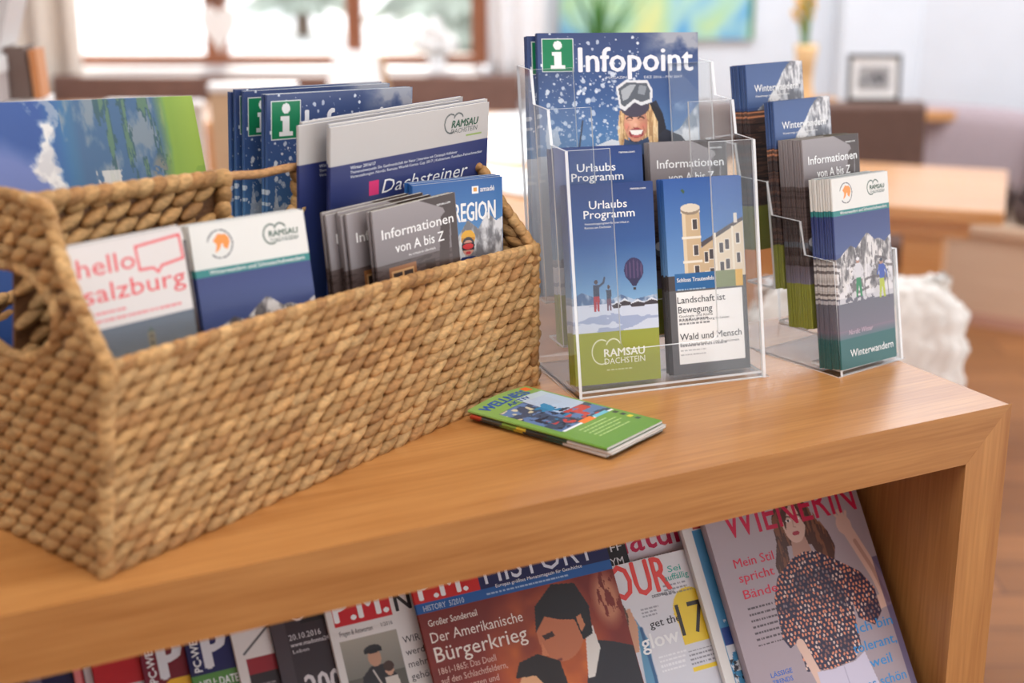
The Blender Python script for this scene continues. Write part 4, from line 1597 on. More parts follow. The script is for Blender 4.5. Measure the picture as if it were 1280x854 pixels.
# white card standing on the window table
r = empty('menu_card', room_M(-.548, 5.36, .7405), 'white tent card standing on the window table in front of the bench', 'card')
m = MB()
m.prism([(-.125, -.05, 0), (.105, -.05, 0), (.070, 0, .205), (-.075, 0, .215)], (0, .004, 0))
m.build('front_leaf', WHITE, r)
m = MB()
m.prism([(-.09, .06, 0), (.125, .06, 0), (.095, .006, .19), (-.07, .006, .205)], (0, .004, 0))
m.build('rear_leaf', BEIGE, r)
sl = MB()


def chair_plain(L, D, rot, w, ztop, label, grp, pad_mat, rail_mat):
    r = empty('dining_chair', room_M(L, D, 0, rot), label, 'chair', grp)
    m = MB()
    m.box((-w / 2, -.21, .42), (w / 2, .21, .455))
    m.build('seat', CHAIR_W, r, bevel=.01)
    m = MB()
    m.prism([(-w / 2, -.20, .56), (-w / 2, -.17, .56), (-w / 2, -.20, ztop), (-w / 2, -.23, ztop)], (w, 0, 0))
    m.build('backrest', pad_mat, r, bevel=.01)
    m = MB()
    m.box((-w / 2 - .004, -.236, ztop - .004), (w / 2 + .004, -.194, ztop + .026))
    m.build('top_rail', rail_mat, r, bevel=.008)
    for s in (-1, 1):
        m = MB()
        m.tube([(s * (w / 2 - .03), .18, 0), (s * (w / 2 - .03), .17, .425)], [.014, .019], 8)
        m.build('leg', CHAIR_W, r)
        m = MB()
        m.tube([(s * (w / 2 - .03), -.20, 0), (s * (w / 2 - .03), -.18, .43), (s * (w / 2 - .03), -.185, .58)], [.014, .019, .015], 8)
        m.build('leg', CHAIR_W, r)
    return r


chair_plain(-.80, 4.88, 0, .27, .90, 'beige chair, glare painted on its top rail, in front of the window, right one', 'chairs at the window table', BEIGE, WHITE)  # white rail colour stands in for window glare on the beige back
chair_plain(-1.12, 4.93, 0, .30, .84, 'low white-backed chair in front of the window, left one of two', 'chairs at the window table', MATT_WHITE, MATT_WHITE)

# white flowers on the sill
r = empty('flower_bunch', room_M(-.305, WD - .085, wz0 + .0285), 'bunch of round white flowers in a pot on the window sill', 'flowers')
m = MB()
m.lathe([(0, 0), (.03, 0), (.042, .05), (.038, .05), (.028, .004), (0, .004)], 20)
m.build('pot', WHITE, r)
rng = random.Random(3)
m = MB()
for k in range(26):
    a, b_ = rng.uniform(0, 6.28), rng.uniform(0, 1)
    R = .028
    m.ball((.07 * math.cos(a) * b_ ** .5, .04 * math.sin(a) * b_ ** .5, .06 + .115 * (1 - b_ * .8) * rng.uniform(.6, 1)), (R, 0, 0), (0, R, 0), (0, 0, R), 8, 6)
m.build('blossoms', MATT_WHITE, r, True)

# painting
m = MB()
r = empty('painting', room_M(.62, WD - .03, 1.30), 'blue, green and yellow abstract painting on the white wall', 'painting')
m.box((-.43, 0, -.395), (.355, .025, .395))
m.build('canvas_edge', BLACKF if False else WHITE, r)


def painting_mat():
    mt, nt, b = new_mat('abstract_paint')
    tc = nt.nodes.new('ShaderNodeTexCoord')
    n = nt.nodes.new('ShaderNodeTexNoise')
    n.inputs['Scale'].default_value = 2.6
    n.inputs['Detail'].default_value = 3
    n.inputs['Distortion'].default_value = .8
    nt.links.new(tc.outputs['Object'], n.inputs['Vector'])
    rr = nt.nodes.new('ShaderNodeValToRGB')
    el = rr.color_ramp.elements
    el[0].position, el[0].color = .30, tuple(lin(rgb(74, 148, 206))) + (1,)
    el[1].position, el[1].color = .72, tuple(lin(rgb(232, 236, 160))) + (1,)
    for p_, c in ((.42, rgb(104, 176, 222)), (.50, rgb(176, 220, 214)), (.58, rgb(186, 224, 178))):
        e = el.new(p_)
        e.color = tuple(lin(c)) + (1,)
    nt.links.new(n.outputs['Fac'], rr.inputs['Fac'])
    nt.links.new(rr.outputs['Color'], b.inputs['Base Color'])
    b.inputs['Roughness'].default_value = .6
    return mt


m = MB()
m.box((-.43, -.003, -.395), (.335, 0, .395))
m.build('picture', painting_mat(), r)
m = MB()
m.box((.335, -.004, -.395), (.355, 0, .395))
m.build('side_strip', GREEN, r)

# plant in front of the painting's wall
r = empty('potted_plant', room_M(.325, 5.75, 0), 'green leafy plant on a stand below the painting, peeping over the big magazine', 'plant')
m = MB()
m.lathe([(0, 0), (.12, 0), (.12, .02), (.025, .04), (.025, .60), (.10, .62), (.10, .64), (0, .64)], 20)
m.build('stand', CHAIR_W, r)
m = MB()
m.lathe([(0, .64), (.06, .64), (.085, .78), (.078, .78), (.056, .65), (0, .65)], 20)
m.build('pot', TERRA, r)
m = MB()
rng = random.Random(5)
for k in range(16):
    a = rng.uniform(0, 6.28)
    L_ = rng.uniform(.22, .50)
    sp = rng.uniform(.03, .13)
    p0 = Vector((0, 0, .76))
    p1 = Vector((math.cos(a) * sp * .5, math.sin(a) * sp * .5, .76 + L_ * .6))
    p2 = Vector((math.cos(a) * sp * 1.5, math.sin(a) * sp * 1.5, .76 + L_))
    d = Vector((-math.sin(a), math.cos(a), 0)) * .013
    up = Vector((0, 0, .002))
    m.add([p0 - d * .3, p0 + d * .3, p1 + d, p1 - d, p2], [(0, 1, 2, 3), (3, 2, 4)])
o = m.build('leaves', GREEN, r)
so = o.modifiers.new('s', 'SOLIDIFY')
so.thickness = .003

# brown high-backed bench at the right table, with framed picture on it
r = empty('upholstered_bench', room_M(.91, 4.76, 0, 0), 'brown upholstered high-backed bench behind the right-hand table', 'bench')
m = MB()
m.prism([(-.40, -.02, .47), (-.40, .05, .47), (-.40, .09, .845), (-.40, -.0, .845)], (.80, 0, 0))
m.build('backrest', BROWN, r, bevel=.02)
m = MB()
m.box((-.40, -.30, .38), (.395, -.015, .47))
m.build('seat', BROWN, r, bevel=.02)
for s in (-1, 1):
    m = MB()
    m.box((s * .36 - .03, -.28, 0), (s * .36 + .03, .05, .38))
    m.build('side_panel', CHAIR_W, r)
r = empty('picture_frame', room_M(1.15, 4.80, .8465, 0) @ Matrix.Rotation(-.10, 4, 'X'), 'small black-framed photograph standing on top of the brown bench back', 'picture frame')
m = MB()
w, h = .170, .149
for lo, hi in (((-w / 2, 0, 0), (w / 2, .014, .012)), ((-w / 2, 0, h - .012), (w / 2, .014, h)), ((-w / 2, 0, .012), (-w / 2 + .012, .014, h - .012)), ((w / 2 - .012, 0, .012), (w / 2, .014, h - .012))):
    m.box(lo, hi)
m.build('frame', BLACKF, r, bevel=.002)
m = MB()
m.box((-w / 2 + .012, .004, .012), (w / 2 - .012, .012, h - .012))
_mount = m.build('mount', MATT_WHITE, r)
cvp = Canvas(104, 78, rgb(170, 168, 168), 1.0)
cvp.rock([(0, 40), (24, 22), (46, 32), (64, 18), (90, 34), (90, 66), (0, 66)], rgb(84, 84, 88), rgb(186, 186, 186), 10, 5)
m2 = MB()
pm = cover_mesh('photograph', cvp, [], .001, spine=False)
po = link('photograph', pm, _mount)
po.location = (0, .0025, .036)

# right-hand table
ux, uy = Vector((-.95, .314, 0)), Vector((.314, .95, 0))
rc = Vector((1.212, 3.627, 0)) + ux.normalized() * .39 + uy.normalized() * .30
ang = math.atan2(-.314, .95)
t = table('dining_table', room_M(rc.x, rc.y, 0, ang), .78, .60, .74, [], 'wooden table with a pale shine right of the small leaflet holder', .05)
for x in (-.22, .195):
    m = MB()
    m.box((x - .052, -.20, 0), (x + .052, .20, .706))
    m.build('leg', TABLE_W, t, bevel=.005)
m = MB()
m.box((-.168, -.02, .22), (.143, .02, .30))
m.build('stretcher', TABLE_W, t, bevel=.004)

# bench along the right wall, with cushions
B0, B1 = Vector((1.27, 5.42, 0)), Vector((2.42, 4.62, 0))
bd = (B1 - B0).normalized()
ang2 = math.atan2(bd.y, bd.x)
lenb = (B1 - B0).length
r = empty('corner_bench', room_M(B0.x, B0.y, 0, ang2), 'pale wooden corner bench along the right wall behind the table', 'bench')
m = MB()
m.box((0, 0, .04), (lenb, .60, .33))
m.build('base', PALE_W, r, bevel=.004)
m = MB()
m.box((0, -.02, .33), (lenb, .61, .37))
m.build('seat', PALE_W, r, bevel=.006)
m = MB()
m.box((-.0, -.004, 0), (lenb, .012, .045))
m.build('plinth_strip', plain('plinth', rgb(206, 160, 140), .6), r)
benchM = room_M(B0.x, B0.y, 0, ang2)


def soft_box(m, lo, hi, bul=.02, n=6):
    """a stuffed cushion"""
    lo, hi = Vector(lo), Vector(hi)
    c = (lo + hi) / 2
    hx = (hi - lo) / 2
    bm = bmesh.new()
    bmesh.ops.create_cube(bm, size=2)
    bmesh.ops.subdivide_edges(bm, edges=bm.edges, cuts=n, use_grid_fill=True)
    vs = []
    for v in bm.verts:
        q = v.co
        e = Vector((q.x * (1 - .0), q.y, q.z))
        k = Vector((1 - .10 * (q.y ** 2 + q.z ** 2) / 2, 1 - .25 * (q.x ** 4 + q.z ** 4) / 2, 1 - .14 * (q.x ** 4 + q.y ** 4) / 2))
        vs.append((c.x + hx.x * e.x * k.x, c.y + hx.y * e.y * k.y + bul * 0, c.z + hx.z * e.z * k.z))
    bm.verts.index_update()
    fs = [tuple(v.index for v in f.verts) for f in bm.faces]
    bm.free()
    m.add(vs, fs)


for i, (x0, x1, lab) in enumerate([(.02, .52, 'dark patterned rolled throw on the corner bench seat, left one'), (.54, 1.10, 'dark patterned rolled throw on the corner bench seat, right one')]):
    m = MB()
    soft_box(m, (x0, .0, .372), (x1, .20, .50))
    o = m.build('throw_cushion', RUG, None, True)
    o.matrix_world = benchM
    tag(o, lab, 'cushion', 'patterned throws on the corner bench')
for x0, x1, lab in [(.02, .50, 'mauve back cushion leaning on the right wall, left one'), (.51, 1.14, 'mauve back cushion leaning on the right wall, right one')]:
    m = MB()
    soft_box(m, (x0, .33, .372), (x1, .47, .715))
    o = m.build('back_cushion', MAUVE, None, True)
    o.matrix_world = benchM
    tag(o, lab, 'cushion', 'mauve back cushions on the corner bench')
m = MB()
m.box((-.09, -.05, 0), (.10, .05, .036))
o = m.build('wall_ledge', TABLE_W, None, False, .004)
o.matrix_world = room_M(1.585, 5.62, .665)
tag(o, 'small orange wooden ledge above the mauve back cushion', 'ledge')
m = MB()
soft_box(m, (.66, .20, .372), (.98, .325, .70))
o = m.build('scatter_cushion', MATT_WHITE, None, True)
o.matrix_world = benchM
tag(o, 'pale white scatter cushion cut by the right edge of the photo', 'cushion')

# chair with a sheepskin behind the small holder
r = empty('dining_chair', room_M(.70, 3.02, -.02, .10), 'wooden chair under the white sheepskin, behind the small leaflet holder', 'chair')
m = MB()
m.box((-.22, -.02, .42), (.22, .40, .455))
m.build('seat', CHAIR_W, r, bevel=.01)
m = MB()
m.prism([(-.20, -.012, .50), (-.20, .012, .50), (-.20, -.03, .725), (-.20, -.052, .725)], (.40, 0, 0))
m.build('backrest', CHAIR_W, r, bevel=.008)
for s in (-1, 1):
    m = MB()
    m.tube([(s * .19, .36, 0), (s * .19, .35, .42)], [.014, .02], 8)
    m.build('leg', CHAIR_W, r)
    m = MB()
    m.tube([(s * .19, -.0, 0), (s * .19, .01, .42), (s * .19, -.0, .55), (s * .19, -.03, .68)], [.014, .02, .018, .016], 8)
    m.build('leg', CHAIR_W, r)
m = MB()
rng = random.Random(12)
vs, fs = [], []
nx, ny = 60, 70
# draped over the back: front flap, ridge, rear flap
prof = [(-.075, .40), (-.085, .50), (-.105, .62), (-.105, .70), (-.085, .748), (-.045, .764), (-.005, .752), (.02, .70), (.04, .60), (.055, .50), (.06, .47)]
for j in range(ny + 1):
    t = j / ny * (len(prof) - 1)
    k = min(int(t), len(prof) - 2)
    f = t - k
    y = prof[k][0] * (1 - f) + prof[k + 1][0] * f
    z = prof[k][1] * (1 - f) + prof[k + 1][1] * f
    for i in range(nx + 1):
        s = i / nx * 2 - 1
        hw = .238 + .010 * math.sin(j * .35) + .006 * math.sin(j * .9 + 1) - (.03 if j in (0, ny) else 0) - .055 * max(0, (z - .60) / .165) ** 2
        q = Vector((s * hw, y, z))
        nz = mnoise.noise(q * 30) * .007 + mnoise.noise(q * 75) * .006
        edge = max(0, abs(s) - .8) * .10
        vs.append((q.x + nz * s, q.y + nz * (-1 if y < -.04 else 1) + (edge if y < -.04 else -edge), q.z + nz - edge * .3))
for j in range(ny):
    for i in range(nx):
        q = j * (nx + 1) + i
        fs.append((q, q + 1, q + nx + 2, q + nx + 1))
m.add(vs, fs)
o = m.build('sheepskin', FLEECE, None, True)
so = o.modifiers.new('s', 'SOLIDIFY')
so.thickness = .012
so.offset = 1
o.matrix_world = room_M(.70, 3.02, -.02, .10)
tag(o, 'white shaggy sheepskin draped over the chair back behind the small holder', 'sheepskin')

# flowers in an amber vase on a plant stand
r = empty('plant_stand', room_M(.985, 5.10, 0), 'slim wooden stand under the amber vase', 'stand')
m = MB()
m.box((-.13, -.13, .78), (.13, .13, .805))
m.build('top', CHAIR_W, r, bevel=.004)
for sx in (-1, 1):
    for sy in (-1, 1):
        m = MB()
        m.box((sx * .10 - .014, sy * .10 - .014, 0), (sx * .10 + .014, sy * .10 + .014, .78))
        m.build('leg', CHAIR_W, r)
r = empty('flower_vase', room_M(.985, 5.10, .8055), 'amber glass vase holding tall yellow flowers by the white wall', 'vase')
m = MB()
m.lathe([(0, 0), (.035, 0), (.032, .02), (.026, .07), (.030, .12), (.040, .18), (.037, .19), (.026, .12), (.022, .07), (.028, .01), (0, .01)], 24)
m.build('vase_body', VASE, r, True)
m = MB()
rng = random.Random(8)
fl = MB()
for k in range(9):
    a = rng.uniform(0, 6.28)
    e = Vector((.045 * math.cos(a) * rng.random(), .03 * math.sin(a), rng.uniform(.28, .52)))
    m.tube([(0, 0, .05), (e.x * .4, e.y * .4, e.z * .6), e], .0025, 5)
    for j in range(6):
        q = e + Vector((rng.uniform(-.016, .016), rng.uniform(-.016, .016), rng.uniform(-.05, .03)))
        fl.ball(q, (.010, 0, 0), (0, .010, 0), (0, 0, .013), 6, 5)
m.build('stems', GREEN, r)
fl.build('blossoms', YELLOW, r, True)

# far left: cabinet with books
r = empty('side_cabinet', room_M(-1.084, 2.72, 0), 'white side cabinet at the far left behind the large panorama brochure', 'cabinet')
m = MB()
m.box((-.26, -.16, 0), (.26, .0, 1.16))
m.build('body', MATT_WHITE, r, bevel=.004)
m = MB()
m.box((-.25, -.175, .04), (.25, -.16, 1.12))
_door = m.build('door', WHITE, r, bevel=.003)
m = MB()
m.tube([(.20, -.172, .55), (.20, -.195, .56), (.20, -.195, .68), (.20, -.172, .69)], .005, 8)
m.build('handle', BLACKF, _door)


def book(x, w, h, d, col, lab, lean=0.0, pages=(0.9, 0.88, 0.84)):
    r = empty('book', room_M(-.98 + x, 2.66, 1.161) @ Matrix.Rotation(lean, 4, 'Y'), lab, 'book', 'books on the side cabinet')
    m = MB()
    m.box((-w / 2, -d / 2, 0), (-w / 2 + .003, d / 2, h), col)
    m.box((w / 2 - .003, -d / 2, 0), (w / 2, d / 2, h), col)
    m.box((-w / 2 + .003, -d / 2, 0), (w / 2 - .003, -d / 2 + .003, h), col)
    m.build('cover', PRINT, r)
    m = MB()
    m.box((-w / 2 + .003, -d / 2 + .003, .003), (w / 2 - .003, d / 2 - .004, h - .003), pages)
    m.build('pages', PAGES, r)


book(.122, .036, .090, .06, rgb(120, 100, 92), 'brown-grey book on the cabinet, left of the orange-backed one', -.05)
book(.152, .013, .084, .05, rgb(222, 150, 96), 'slim book with an orange spine, rightmost on the cabinet', -.05)
r = empty('magazine_file', room_M(-.880, 2.595, 1.161), 'white and grey box with pale lid at the far left edge, on the cabinet', 'box')
m = MB()
m.box((-.10, -.03, 0), (.006, .03, .066))
m.build('body', plain('grey_card', rgb(196, 186, 184), .8), r)
m = MB()
m.box((-.102, -.032, .05), (.008, .032, .078))
m.build('lid', WHITE, r, bevel=.002)
r = empty('ring_binder', room_M(-.925, 2.62, 1.161) @ Matrix.Rotation(.30, 4, 'Y'), 'blue and white folder leaning at the far left edge behind the books', 'folder')
m = MB()
m.box((-.012, -.012, 0), (.0, .09, .26), rgb(60, 96, 160))
m.box((.0, -.012, 0), (.018, .09, .25), rgb(228, 226, 226))
m.build('cover', PRINT, r)

# ------------------------------------------------------------------ the display shelf
TH = .058                                    # thickness of its boards
DEP = .375
XL = -1.62                                   # left end, outside the photo
shelf = empty('display_shelf', Matrix.Translation((0, 0, 0)), 'oak display shelf with mitred corner carrying the basket and leaflet holders', 'shelf')
m = MB()
m.prism([(XL, 0, TOP), (0, 0, TOP), (-TH, 0, TOP - TH), (XL, 0, TOP - TH)], (0, DEP, 0))
m.build('top_board', OAK_X, shelf, bevel=.006)
m = MB()
m.prism([(-.0003, 0, TOP - .0003), (-.0003, 0, 0), (-TH, 0, 0), (-TH, 0, TOP - TH - .0003)], (0, DEP, 0))
sp = m.build('side_panel', OAK_Z, shelf, bevel=.005)
m = MB()
m.box((XL, 0, 0), (XL + TH, DEP, TOP - TH))
m.build('side_panel', OAK_Z, shelf, bevel=.005)
RT = .58                                     # lean of the magazine rack
RV = Vector((0, math.sin(RT), math.cos(RT)))
RN = Vector((0, -math.cos(RT), math.sin(RT)))


def rk(x, s, o):
    q = Vector((x, 0, 0)) + RV * s + RN * o
    q.z += TOP
    return q


m = MB()
m.prism([rk(XL + TH, -.32, -.250), rk(XL + TH, .088, -.250), rk(XL + TH, .088, -.262), rk(XL + TH, -.32, -.262)], (-TH - XL - TH, 0, 0))
m.build('rack_board', OAK_IN, shelf)
m = MB()
m.prism([rk(XL + TH, -.302, -.250), rk(XL + TH, -.302, -.170), rk(XL + TH, -.292, -.170), rk(XL + TH, -.292, -.250)], (-TH - XL - TH, 0, 0))
m.prism([rk(XL + TH, -.302, -.170), rk(XL + TH, -.302, -.158), rk(XL + TH, -.272, -.158), rk(XL + TH, -.272, -.170)], (-TH - XL - TH, 0, 0))
m.build('rack_ledge', OAK_IN, shelf)
m = MB()
m.box((XL + TH, DEP - .012, .05), (-TH, DEP - .002, TOP - TH))
m.build('back_panel', OAK_IN, shelf)
m = MB()
m.box((XL + TH, .03, .05), (-TH, DEP - .012, .075))
m.build('bottom_board', OAK_X, shelf)

# ------------------------------------------------------------------ magazines in the rack
MAGS = 'magazines in the rack under the shelf top'


def mag(kind, art, x0, s_top, o, label, th=.0036, pages=(0.86, 0.84, 0.81), curl=None):
    cv, tx = art
    P = Print(kind, cv, tx, th, curl, None, pages)
    w, h = P.w, P.h
    q = rk(x0 + w / 2, s_top - h, o)
    M = Matrix.Translation(q) @ Matrix.Rotation(-RT, 4, 'X')
    P.put(M, label, MAGS, 'magazine')
    return P


mag('magazine', art_navy(), -1.005, -.012, -.2450, 'dark navy magazine, leftmost in the rack under the basket')
mag('magazine', art_red(), -.946, -.012, -.2405, 'magazine with a thin red and black edge, left of the grey one')
mag('magazine', art_pro(), -.930, -.012, -.2362, 'grey magazine with a red head strip, second from left of the readable ones')
mag('magazine', art_pc(rgb(116, 24, 40), 'yellow', 'Wissen', rgb(120, 30, 52)), -.887, -.012, -.2320, 'dark red computer magazine with a large white P and a yellow field')
mag('magazine', art_pc(rgb(28, 34, 88), 'green', 'NEU: DATEN', rgb(26, 30, 80)), -.846, -.012, -.2278, 'navy computer magazine with a large white P over a green strip')
mag('magazine', art_redwhite(), -.803, -.012, -.2236, 'thick white magazine with a dark red band, left of the black one', .0042)
mag('magazine', art_black200(), -.766, -.012, -.2190, 'black magazine with a large white number 200')
mag('magazine', art_portrait(), -.712, -.010, -.2146, 'white magazine with red head and a photo of a sailor with a child', .004)
mag('magazine', art_pink(), -.492, -.004, -.2245, 'pale magazine with crimson title peeping over the one with red letters', .003)
mag('magazine', art_black_fit(), -.577, -.006, -.2190, 'black magazine with white letters, only its upper right corner showing', .003)
mag('magazine', art_glamour(), -.496, -.054, -.2145, 'light grey magazine with big red letters and a yellow patch with 17', .003)
mag('magazine', art_history(), -.624, -.010, -.2050, 'red and orange history magazine with a dark-haired couple, in the middle of the rack', .004)
mag('magazine', art_blue_thick(), -.3065, -.008, -.2075, 'thick blue and white magazine half under the one with the dotted blouse', .0065, (0.90, 0.88, 0.85))
mag('magazine', art_style(), -.284, -.012, -.1955, 'magazine with a woman in a dotted navy blouse, at the right end of the rack', .0105, (0.80, 0.77, 0.76))

# ------------------------------------------------------------------ the wicker basket
BY, BL_ = .4583, .5906
BC = Vector((-.9415, .0276, 0))
BU = Vector((math.cos(BY), math.sin(BY), 0))
BV = Vector((-math.sin(BY), math.cos(BY), 0))
BD = .265                                     # depth


def B(u, v, z):
    uu = u + (.019 * z / .169 + .08 * v) * (1 - u / BL_)
    q = BC + BU * uu + BV * v
    return Vector((q.x, q.y, z + TOP))


def rim_front(u):
    return .169 - .0164 * u / BL_ + .004 * math.sin(math.pi * u / BL_)


def arch(v):
    """height of an end wall: low corners, high flat middle with the hand hole"""
    c = BD / 2
    d = abs(v - c)
    lo = .165
    if d < .045:
        return .281 + .003 * math.cos(d / .045 * 1.5)
    t = (d - .045) / (c - .045)
    return lo + (.282 - lo) * (1 - t) ** 1.05 * (1 - .18 * math.sin(math.pi * t))


def arch_r(v, _a=None):
    return min((_a or _ARCH)(v) - .014, .232)


_ARCH = arch


def div_top(u):
    return .281 - .020 * u / .36 if u < .36 else .261 + .020 * (u - .36) / .23


rngb = random.Random(17)
TAN = [rgb(194, 152, 100), rgb(186, 144, 92), rgb(200, 160, 108), rgb(178, 134, 84), rgb(192, 148, 96), rgb(172, 126, 78), rgb(196, 154, 102)]


def straw():
    c = rngb.choice(TAN)
    k = rngb.uniform(.88, 1.01)
    return tuple(min(1, q * k) for q in c)


def weave(m, f, nrm, s0, s1, inside, pitch=.0222, dz=.0116, tilt=.34, ztop=.30, flip=1):
    """rows of plump twisted seagrass stitches on the surface f(s, z)"""
    r = 0
    z = dz * .5
    while z < ztop:
        n = int((s1 - s0) / pitch)
        off = (r % 2) * .5 + rngb.uniform(-.08, .08)
        for i in range(-1, n + 2):
            s = s0 + (i + .5 + off) * pitch
            if s < s0 + .002 or s > s1 - .002 or not inside(s, z):
                continue
            p = f(s, z)
            e = 1e-3
            ts = (f(s + e, z) - f(s - e, z)).normalized()
            tz = (f(s, z + e) - f(s, z - e)).normalized()
            t = tilt + rngb.uniform(-.09, .09)
            ax = ts * math.cos(t) + tz * math.sin(t) * flip
            az = tz * math.cos(t) - ts * math.sin(t) * flip
            k = rngb.uniform(.92, 1.08)
            # slight inward pitch at the stitch's tail so that each one tucks under the next
            ax = (ax - nrm * .10).normalized()
            m.ball(p - nrm * .0035 + nrm * rngb.uniform(-.0008, .0006), ax * .0172 * k, az * .0066 * rngb.uniform(.92, 1.06), nrm * .0066, 10, 8, straw())
        z += dz
        r += 1


def backing(m, poly, nrm, col=rgb(104, 72, 46)):
    m.prism([q - nrm * .0045 for q in poly], -nrm * .0025, col)


def rope(m, path, r=.0068, pitch=.0125, n_=None):
    """a twisted rope of slanted stitches along a path"""
    path = [Vector(q) for q in path]
    seg = [(b - a).length for a, b in zip(path, path[1:])]
    tot = sum(seg)
    n = max(2, int(tot / pitch))
    for i in range(n):
        d = (i + .5) * tot / n
        k = 0
        while k < len(seg) - 1 and d > seg[k]:
            d -= seg[k]
            k += 1
        a, b_ = path[k], path[k + 1]
        p = a + (b_ - a) * (d / seg[k])
        t = (b_ - a).normalized()
        s = t.cross(n_ if n_ is not None else Vector((0, 0, 1)))
        if s.length < .01:
            s = t.cross(Vector((1, 0, 0)))
        s.normalize()
        w = s.cross(t)
        ax = (t * .86 + w * .42 + s * .22).normalized()
        ay = ax.cross(s).normalized()
        az = ax.cross(ay)
        m.ball(p, ax * .0128, ay * r, az * r, 10, 7, straw())


basket = empty('wicker_basket', Matrix.Translation(B(BL_ / 2, BD / 2, 0)), 'large rectangular seagrass basket full of brochures on the left of the shelf', 'basket')
Binv = basket.matrix_world.inverted()


def bpart(name, m, parent=basket):
    o = m.build(name, STRAW, parent, True)
    if parent is basket:
        o.matrix_parent_inverse = Binv
        o.matrix_world = Matrix.Identity(4)
    return o


nF, nL = -BV, -BU
# front wall
m = MB()
weave(m, lambda s, z: B(s, 0, z), nF, 0, BL_, lambda s, z: z < rim_front(s) - .006)
us = [BL_ * i / 12 for i in range(13)]
backing(m, [B(q, 0, 0) for q in (0, BL_)] + [B(q, 0, rim_front(q) - .004) for q in us[::-1]], nF)
fw = bpart('front_wall', m)
m = MB()
rope(m, [B(q, .0035, rim_front(q) - .002) for q in us], .0062)
fo = m.build('rim', STRAW, fw, True)
# corners: upright stitches that close the edges
for (u, v, zt) in ((0, 0, .166), (BL_, 0, .150), (0, BD, .16), (BL_, BD, .16)):
    m = MB()
    rope(m, [B(u + (.003 if u == 0 else -.003), v + (.003 if v == 0 else -.003), .004), B(u + (.003 if u == 0 else -.003), v + (.003 if v == 0 else -.003), zt)], .0072, .0105, BU)
    bpart('corner_post', m)
# back wall
m = MB()
weave(m, lambda s, z: B(s, BD, z), BV, 0, BL_, lambda s, z: z < .155)
backing(m, [B(0, BD, 0), B(BL_, BD, 0), B(BL_, BD, .158), B(0, BD, .158)], BV)
bw = bpart('back_wall', m)
m = MB()
rope(m, [B(q, BD - .0035, .16) for q in us], .0062)
m.build('rim', STRAW, bw, True)


def hole(v, z):
    return ((v - BD / 2) / .062) ** 2 + ((z - .190) / .036) ** 2 < 1.0


for u, nn_, nm, arch in ((0, nL, 'end_wall', arch), (BL_, BU, 'end_wall', arch_r)):
    m = MB()
    sgn = 1
    weave(m, lambda s, z: B(u, s, z), nn_, 0, BD, lambda s, z: z < arch(s) - .005 and not ((s - BD / 2) / .070) ** 2 + ((z - .190) / .042) ** 2 < 1.0, flip=-1 if u == 0 else 1)
    # backing split in columns so that the hole stays open
    nseg = 40
    for i in range(nseg):
        v0, v1 = BD * i / nseg, BD * (i + 1) / nseg
        vm = (v0 + v1) / 2
        q = 1 - ((vm - BD / 2) / .064) ** 2
        zt = arch(vm) - .003
        spans = [(0, zt)]
        if q > 0:
            hh = .038 * math.sqrt(q)
            spans = [(0, .190 - hh), (.190 + hh, zt)]
        for za, zb in spans:
            backing(m, [B(u, v0, za), B(u, v1, za), B(u, v1, zb), B(u, v0, zb)], nn_)
    ew = bpart(nm, m)
    m = MB()
    vs_ = [BD * i / 40 for i in range(41)]
    inn = -nn_ * .004
    rope(m, [B(u, q, arch(q) - .001) + inn for q in vs_], .0066, .0120, nn_)
    m.build('rim', STRAW, ew, True)
    m = MB()
    rope(m, [B(u, BD / 2 + .064 * math.cos(a * math.pi / 16), .190 + .038 * math.sin(a * math.pi / 16)) + inn for a in range(33)], .0056, .0115, nn_)
    m.build('handle_rim', STRAW, ew, True)
# divider with its hand hole
DV = .128
h0, h1, hz0, hz1 = .246, .352, .205, .258
m = MB()
weave(m, lambda s, z: B(s, DV, z), -BV, .006, BL_ - .006, lambda s, z: z < div_top(s) - .004 and not (h0 - .014 < s < h1 + .014 and z > hz0 - .006), .027, .0145, .36)
for a0, a1, za, zb in ((.004, h0, 0, .266), (h0, h1, 0, hz0), (h1, BL_ - .004, 0, .254)):
    backing(m, [B(a0, DV, za), B(a1, DV, za), B(a1, DV, zb), B(a0, DV, zb)], -BV)
dw = bpart('divider', m)
for a0, a1 in ((.006, h0), (h1, BL_ - .006)):
    m = MB()
    rope(m, [B(q, DV, div_top(q) - .003) for q in [a0 + (a1 - a0) * i / 8 for i in range(9)]], .0078, .014)
    m.build('rim', STRAW, dw, True)
m = MB()
pth = [B(h0 - .012 + (h1 - h0 + .024) * i / 10, DV, div_top(h0 + (h1 - h0) * i / 10) - .003 + .001 * math.sin(i)) for i in range(11)]
m.tube(pth, .0042, 8, rgb(176, 132, 88))
m.build('handle_strand', STRAW, dw, True)
m = MB()
rope(m, [B(h0, DV, .268), B(h0 - .002, DV, .232), B(h0 + .012, DV, hz0 + .002), B((h0 + h1) / 2, DV, hz0 - .002), B(h1 - .012, DV, hz0 + .002), B(h1 + .002, DV, .226), B(h1, DV, .258)], .0085, .014, BV)
m.build('handle_rim', STRAW, dw, True)
m = MB()
m.prism([B(.004, .006, .001), B(BL_ - .004, .006, .001), B(BL_ - .004, BD - .006, .001), B(.004, BD - .006, .001)], (0, 0, .010), rgb(150, 108, 68))
bpart('base', m)

